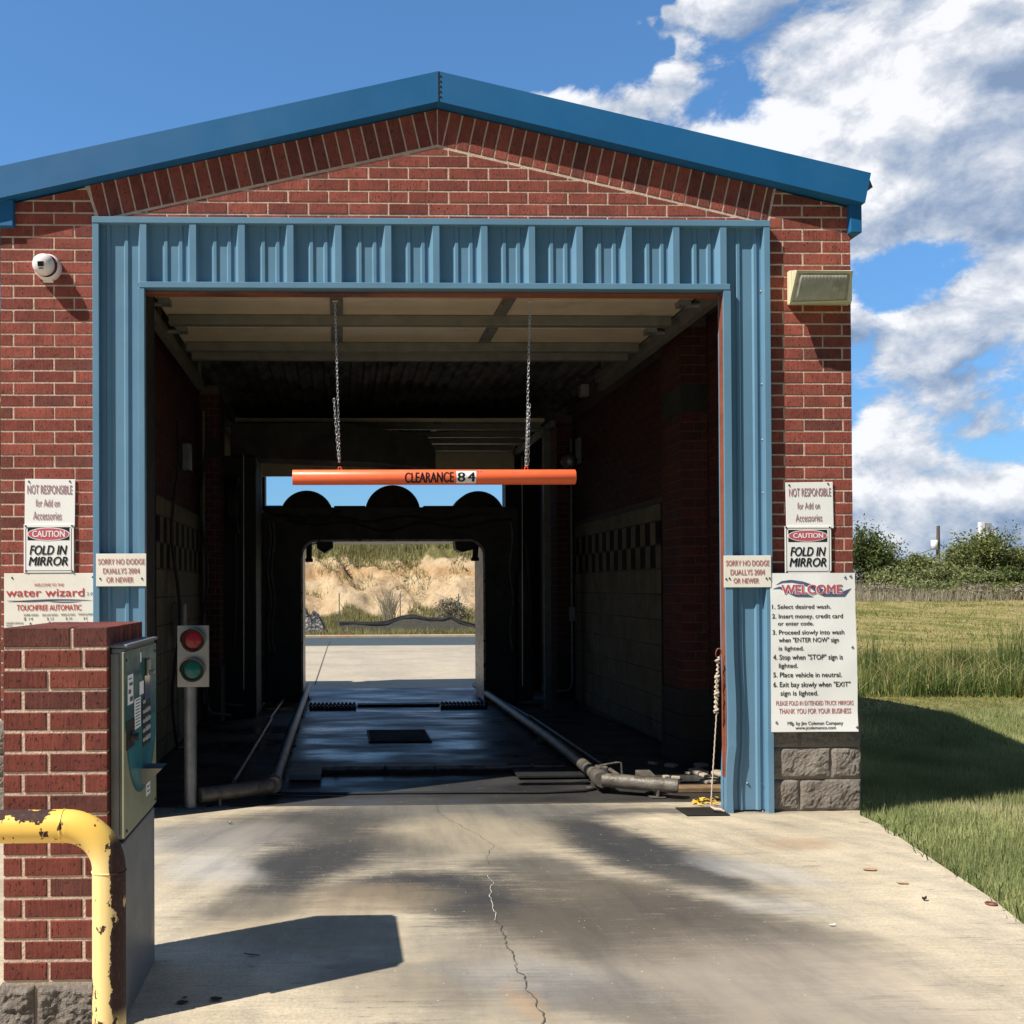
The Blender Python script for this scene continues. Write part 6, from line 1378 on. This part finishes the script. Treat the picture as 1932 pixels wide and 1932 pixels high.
tree('green scrub tree at the right edge of the picture', 1925, 1112, 1022, 110, 67, 1, 7, GRP, 5500, .4)
tree('olive bush in front of the big feathery tree', 1850, 1114, 1068, 110, 64, 2, 8, GRP, 4500)
tree('dark bush low at the right edge in front of the trees', 1915, 1116, 1070, 90, 63, 0, 9, GRP, 4000)
tree('olive bush between the dark corner tree and the pole', 1690, 1108, 1068, 110, 63, 2, 12, GRP, 4500)
tree('faraway dark tree clump behind the utility pole', 1790, 1098, 1055, 120, 95, 0, 10, GRP, 5000)
tree('faraway dark tree clump left of the utility pole', 1720, 1098, 1056, 110, 95, 0, 11, GRP, 5000)
for i, (px, py, Y_, w_, h_, kd) in enumerate(((1665, 1112, 56, 1.6, .8, GD), (1725, 1110, 57, 2.4, 1.1, TG[2]), (1790, 1114, 56, 2.0, .9, TG[2]), (1835, 1112, 55, 1.5, .8, GD), (1895, 1116, 55, 2.2, 1.0, TG[1]), (1932, 1118, 54, 1.8, .8, GD))):
    c = P(px, py, Y_); tag(blob('weed_clump', '', '', c.x, Y_, TH(c.x, Y_), w_, h_, 1500, .09, kd, 40+i), ['dry weed clump nearest the brick corner before the scrub trees', 'olive weed clump left of the utility pole foot', 'olive weed clump right of the utility pole foot', 'dry weed clump before the feathery tree', 'green weed clump before the trees near the right edge', 'dry weed clump at the right edge of the picture'][i], 'weed clump', 'weed clumps before the scrub trees')
# utility pole with transformer and wires
YU = 90.0; pt_ = P(1770, 992, YU); pb_ = P(1770, 1092, YU); up = thing('utility_pole', 'wooden utility pole with a transformer rising above the scrub', 'utility pole', (pt_.x, YU, pb_.z))
mb = MB(); mb.tube([(pb_.x, YU, pb_.z-1), (pt_.x, YU, pt_.z)], [.22, .14], 10); mb.build('pole', M['bark'], up)
mb = MB(); c = P(1763, 1029, YU); mb.lathe([(0, .0), (0, .3), (.85, .3), (.9, .2), (.9, 0)], (c.x, YU, c.z-.4), (0, 0, 1), 14); mb.build('transformer', M['farwhite'], up)
for y0, y1, x1 in ((1031, 1052, 1640), (1046, 1056, 1640), (1028, 1030, 1935)):
    a = P(1770, y0, YU); b = P(x1, y1, YU+6); mb = MB(); mb.tube([a.lerp(b, i/12)+Vector((0, 0, -2.0*(i/12)*(1-i/12))) for i in range(13)], .025, 5); mb.build('wire', M['blk'], up)
# far structures
py_ = thing('pylon_sign', 'blank white roadside pylon board rising behind the feathery tree', 'pylon', (P(1861, 1000, 110).x, 110, 0)); a = P(1851, 985, 110); b = P(1872, 1000, 110)
mb = MB(); mb.box(a.x, a.x+.45, 110, 110.6, 1, a.z, b=.02); mb.box(b.x, b.x+.4, 110, 110.6, 1, b.z); mb.build('leg', M['farwhite'], py_); mb = MB(); mb.box(a.x+.46, b.x, 110.05, 110.5, b.z-.1, a.z-.1, b=.02); mb.build('board', M['fargrey'], py_)
for (x0, x1, tp, Y, lb) in ((600, 735, 1021.5, 95, 'long low white building on the bank horizon, left half'), (745, 905, 1020.5, 98, 'long low white building on the bank horizon, right half')):
    a = P(x0, tp, Y); b = P(x1, tp+8, Y); o = thing('warehouse', lb, 'building', ((a.x+b.x)/2, Y, 2)); mb = MB(); mb.box(a.x, b.x, Y, Y+10, 1, a.z, 0); mb.prism([(a.x-.2, a.z), (b.x+.2, a.z), (b.x+.2, a.z+.15), (a.x-.2, a.z+.15)], Y-.2, Y+10.2); mb.build('wall', M['farwhite'], o)
    for i in range(5): x = a.x+(b.x-a.x)*(i+.5)/5; mb = MB(); mb.box(x-.5, x+.5, Y-.03, Y-.004, a.z-1.2, a.z-.35); mb.build('window', M['fargrey'], o)
# neighbouring canopies seen past the left corner and through the bay
nb_ = thing('wash_canopy', 'blue edged self service canopy past the left corner of the bay', 'canopy', (-4.6, 9.5, 0))
a = P(0, 430, 9.0); x1 = P(9, 430, 9.0).x; mb = MB(); mb.box(-7.5, x1, 9.0, 12.5, P(0, 505, 9).z, P(0, 400, 9).z, b=.01); mb.build('light_fascia', M['panel'], nb_)
mb = MB(); mb.box(-7.5, x1-.01, 9.02, 12.5, P(0, 588, 9).z, P(0, 505, 9).z-.002); mb.build('fascia', M['fascia'], nb_)
mb = MB(); mb.box(-7.5, x1-.01, 9.3, 12.4, P(0, 760, 9.3).z, P(0, 588, 9.0).z-.003, b=.01); mb.box(-7.0, -6.7, 10, 10.3, -.1, P(0, 750, 9.3).z); mb.build('beam', M['cbeam'], nb_)
vc = thing('vacuum_canopy', 'bright blue roofed canopy far behind the bay, seen past its left side', 'canopy', (-12, 45, 3.2))
x1 = P(531, 955, 45).x; mb = MB(); mb.box(-26, x1, 45, 48, P(500, 975, 45).z, P(500, 953, 45).z, b=.02); mb.build('fascia', M['bblue'], vc)
mb = MB(); mb.box(-26, x1-.05, 45.05, 47.9, P(500, 1018, 45).z, P(500, 975, 45).z-.003); mb.build('soffit_band', M['fascia'], vc)
for x in (-25, -19, -13, -8, x1-.5):
    mb = MB(); mb.box(x-.1, x+.1, 45.6, 45.8, 2.8, P(500, 1018, 45).z); mb.build('post', M['galvd'], vc)
# low concrete splash block on the lawn behind the right corner
mb = MB(); a = P(1627, 1430, 7.6); mb.add([(3.30, 7.45, .02), (3.72, 7.15, .0), (3.62, 7.0, .0), (3.30, 7.0, .0), (3.30, 7.45, .12), (3.72, 7.15, .04), (3.62, 7.0, .04), (3.30, 7.0, .05)], [(0, 3, 2, 1), (4, 5, 6, 7), (0, 1, 5, 4), (1, 2, 6, 5), (2, 3, 7, 6), (3, 0, 4, 7)]); tag(mb.build('splash_block', M['conc2']), 'wedge of grey concrete on the shaded lawn by the block base', 'splash block')
# the neighbouring bay building: its roof shades the exit apron in one line
ax = thing('neighbour_bay', 'neighbouring wash bay wall hidden behind the left corner', 'building', (-5.2, 13.5, 0)); mb = MB(); mb.box(-9, XL_-.25, 12.6, YR+.3, -.2, 3.0); mb.build('wall', M['mortar'], ax)
mb = MB(); mb.box(-9.1, XL_-.2, 12.5, YR+.4, 3.001, 3.2); mb.build('roof', M['fascia'], ax)
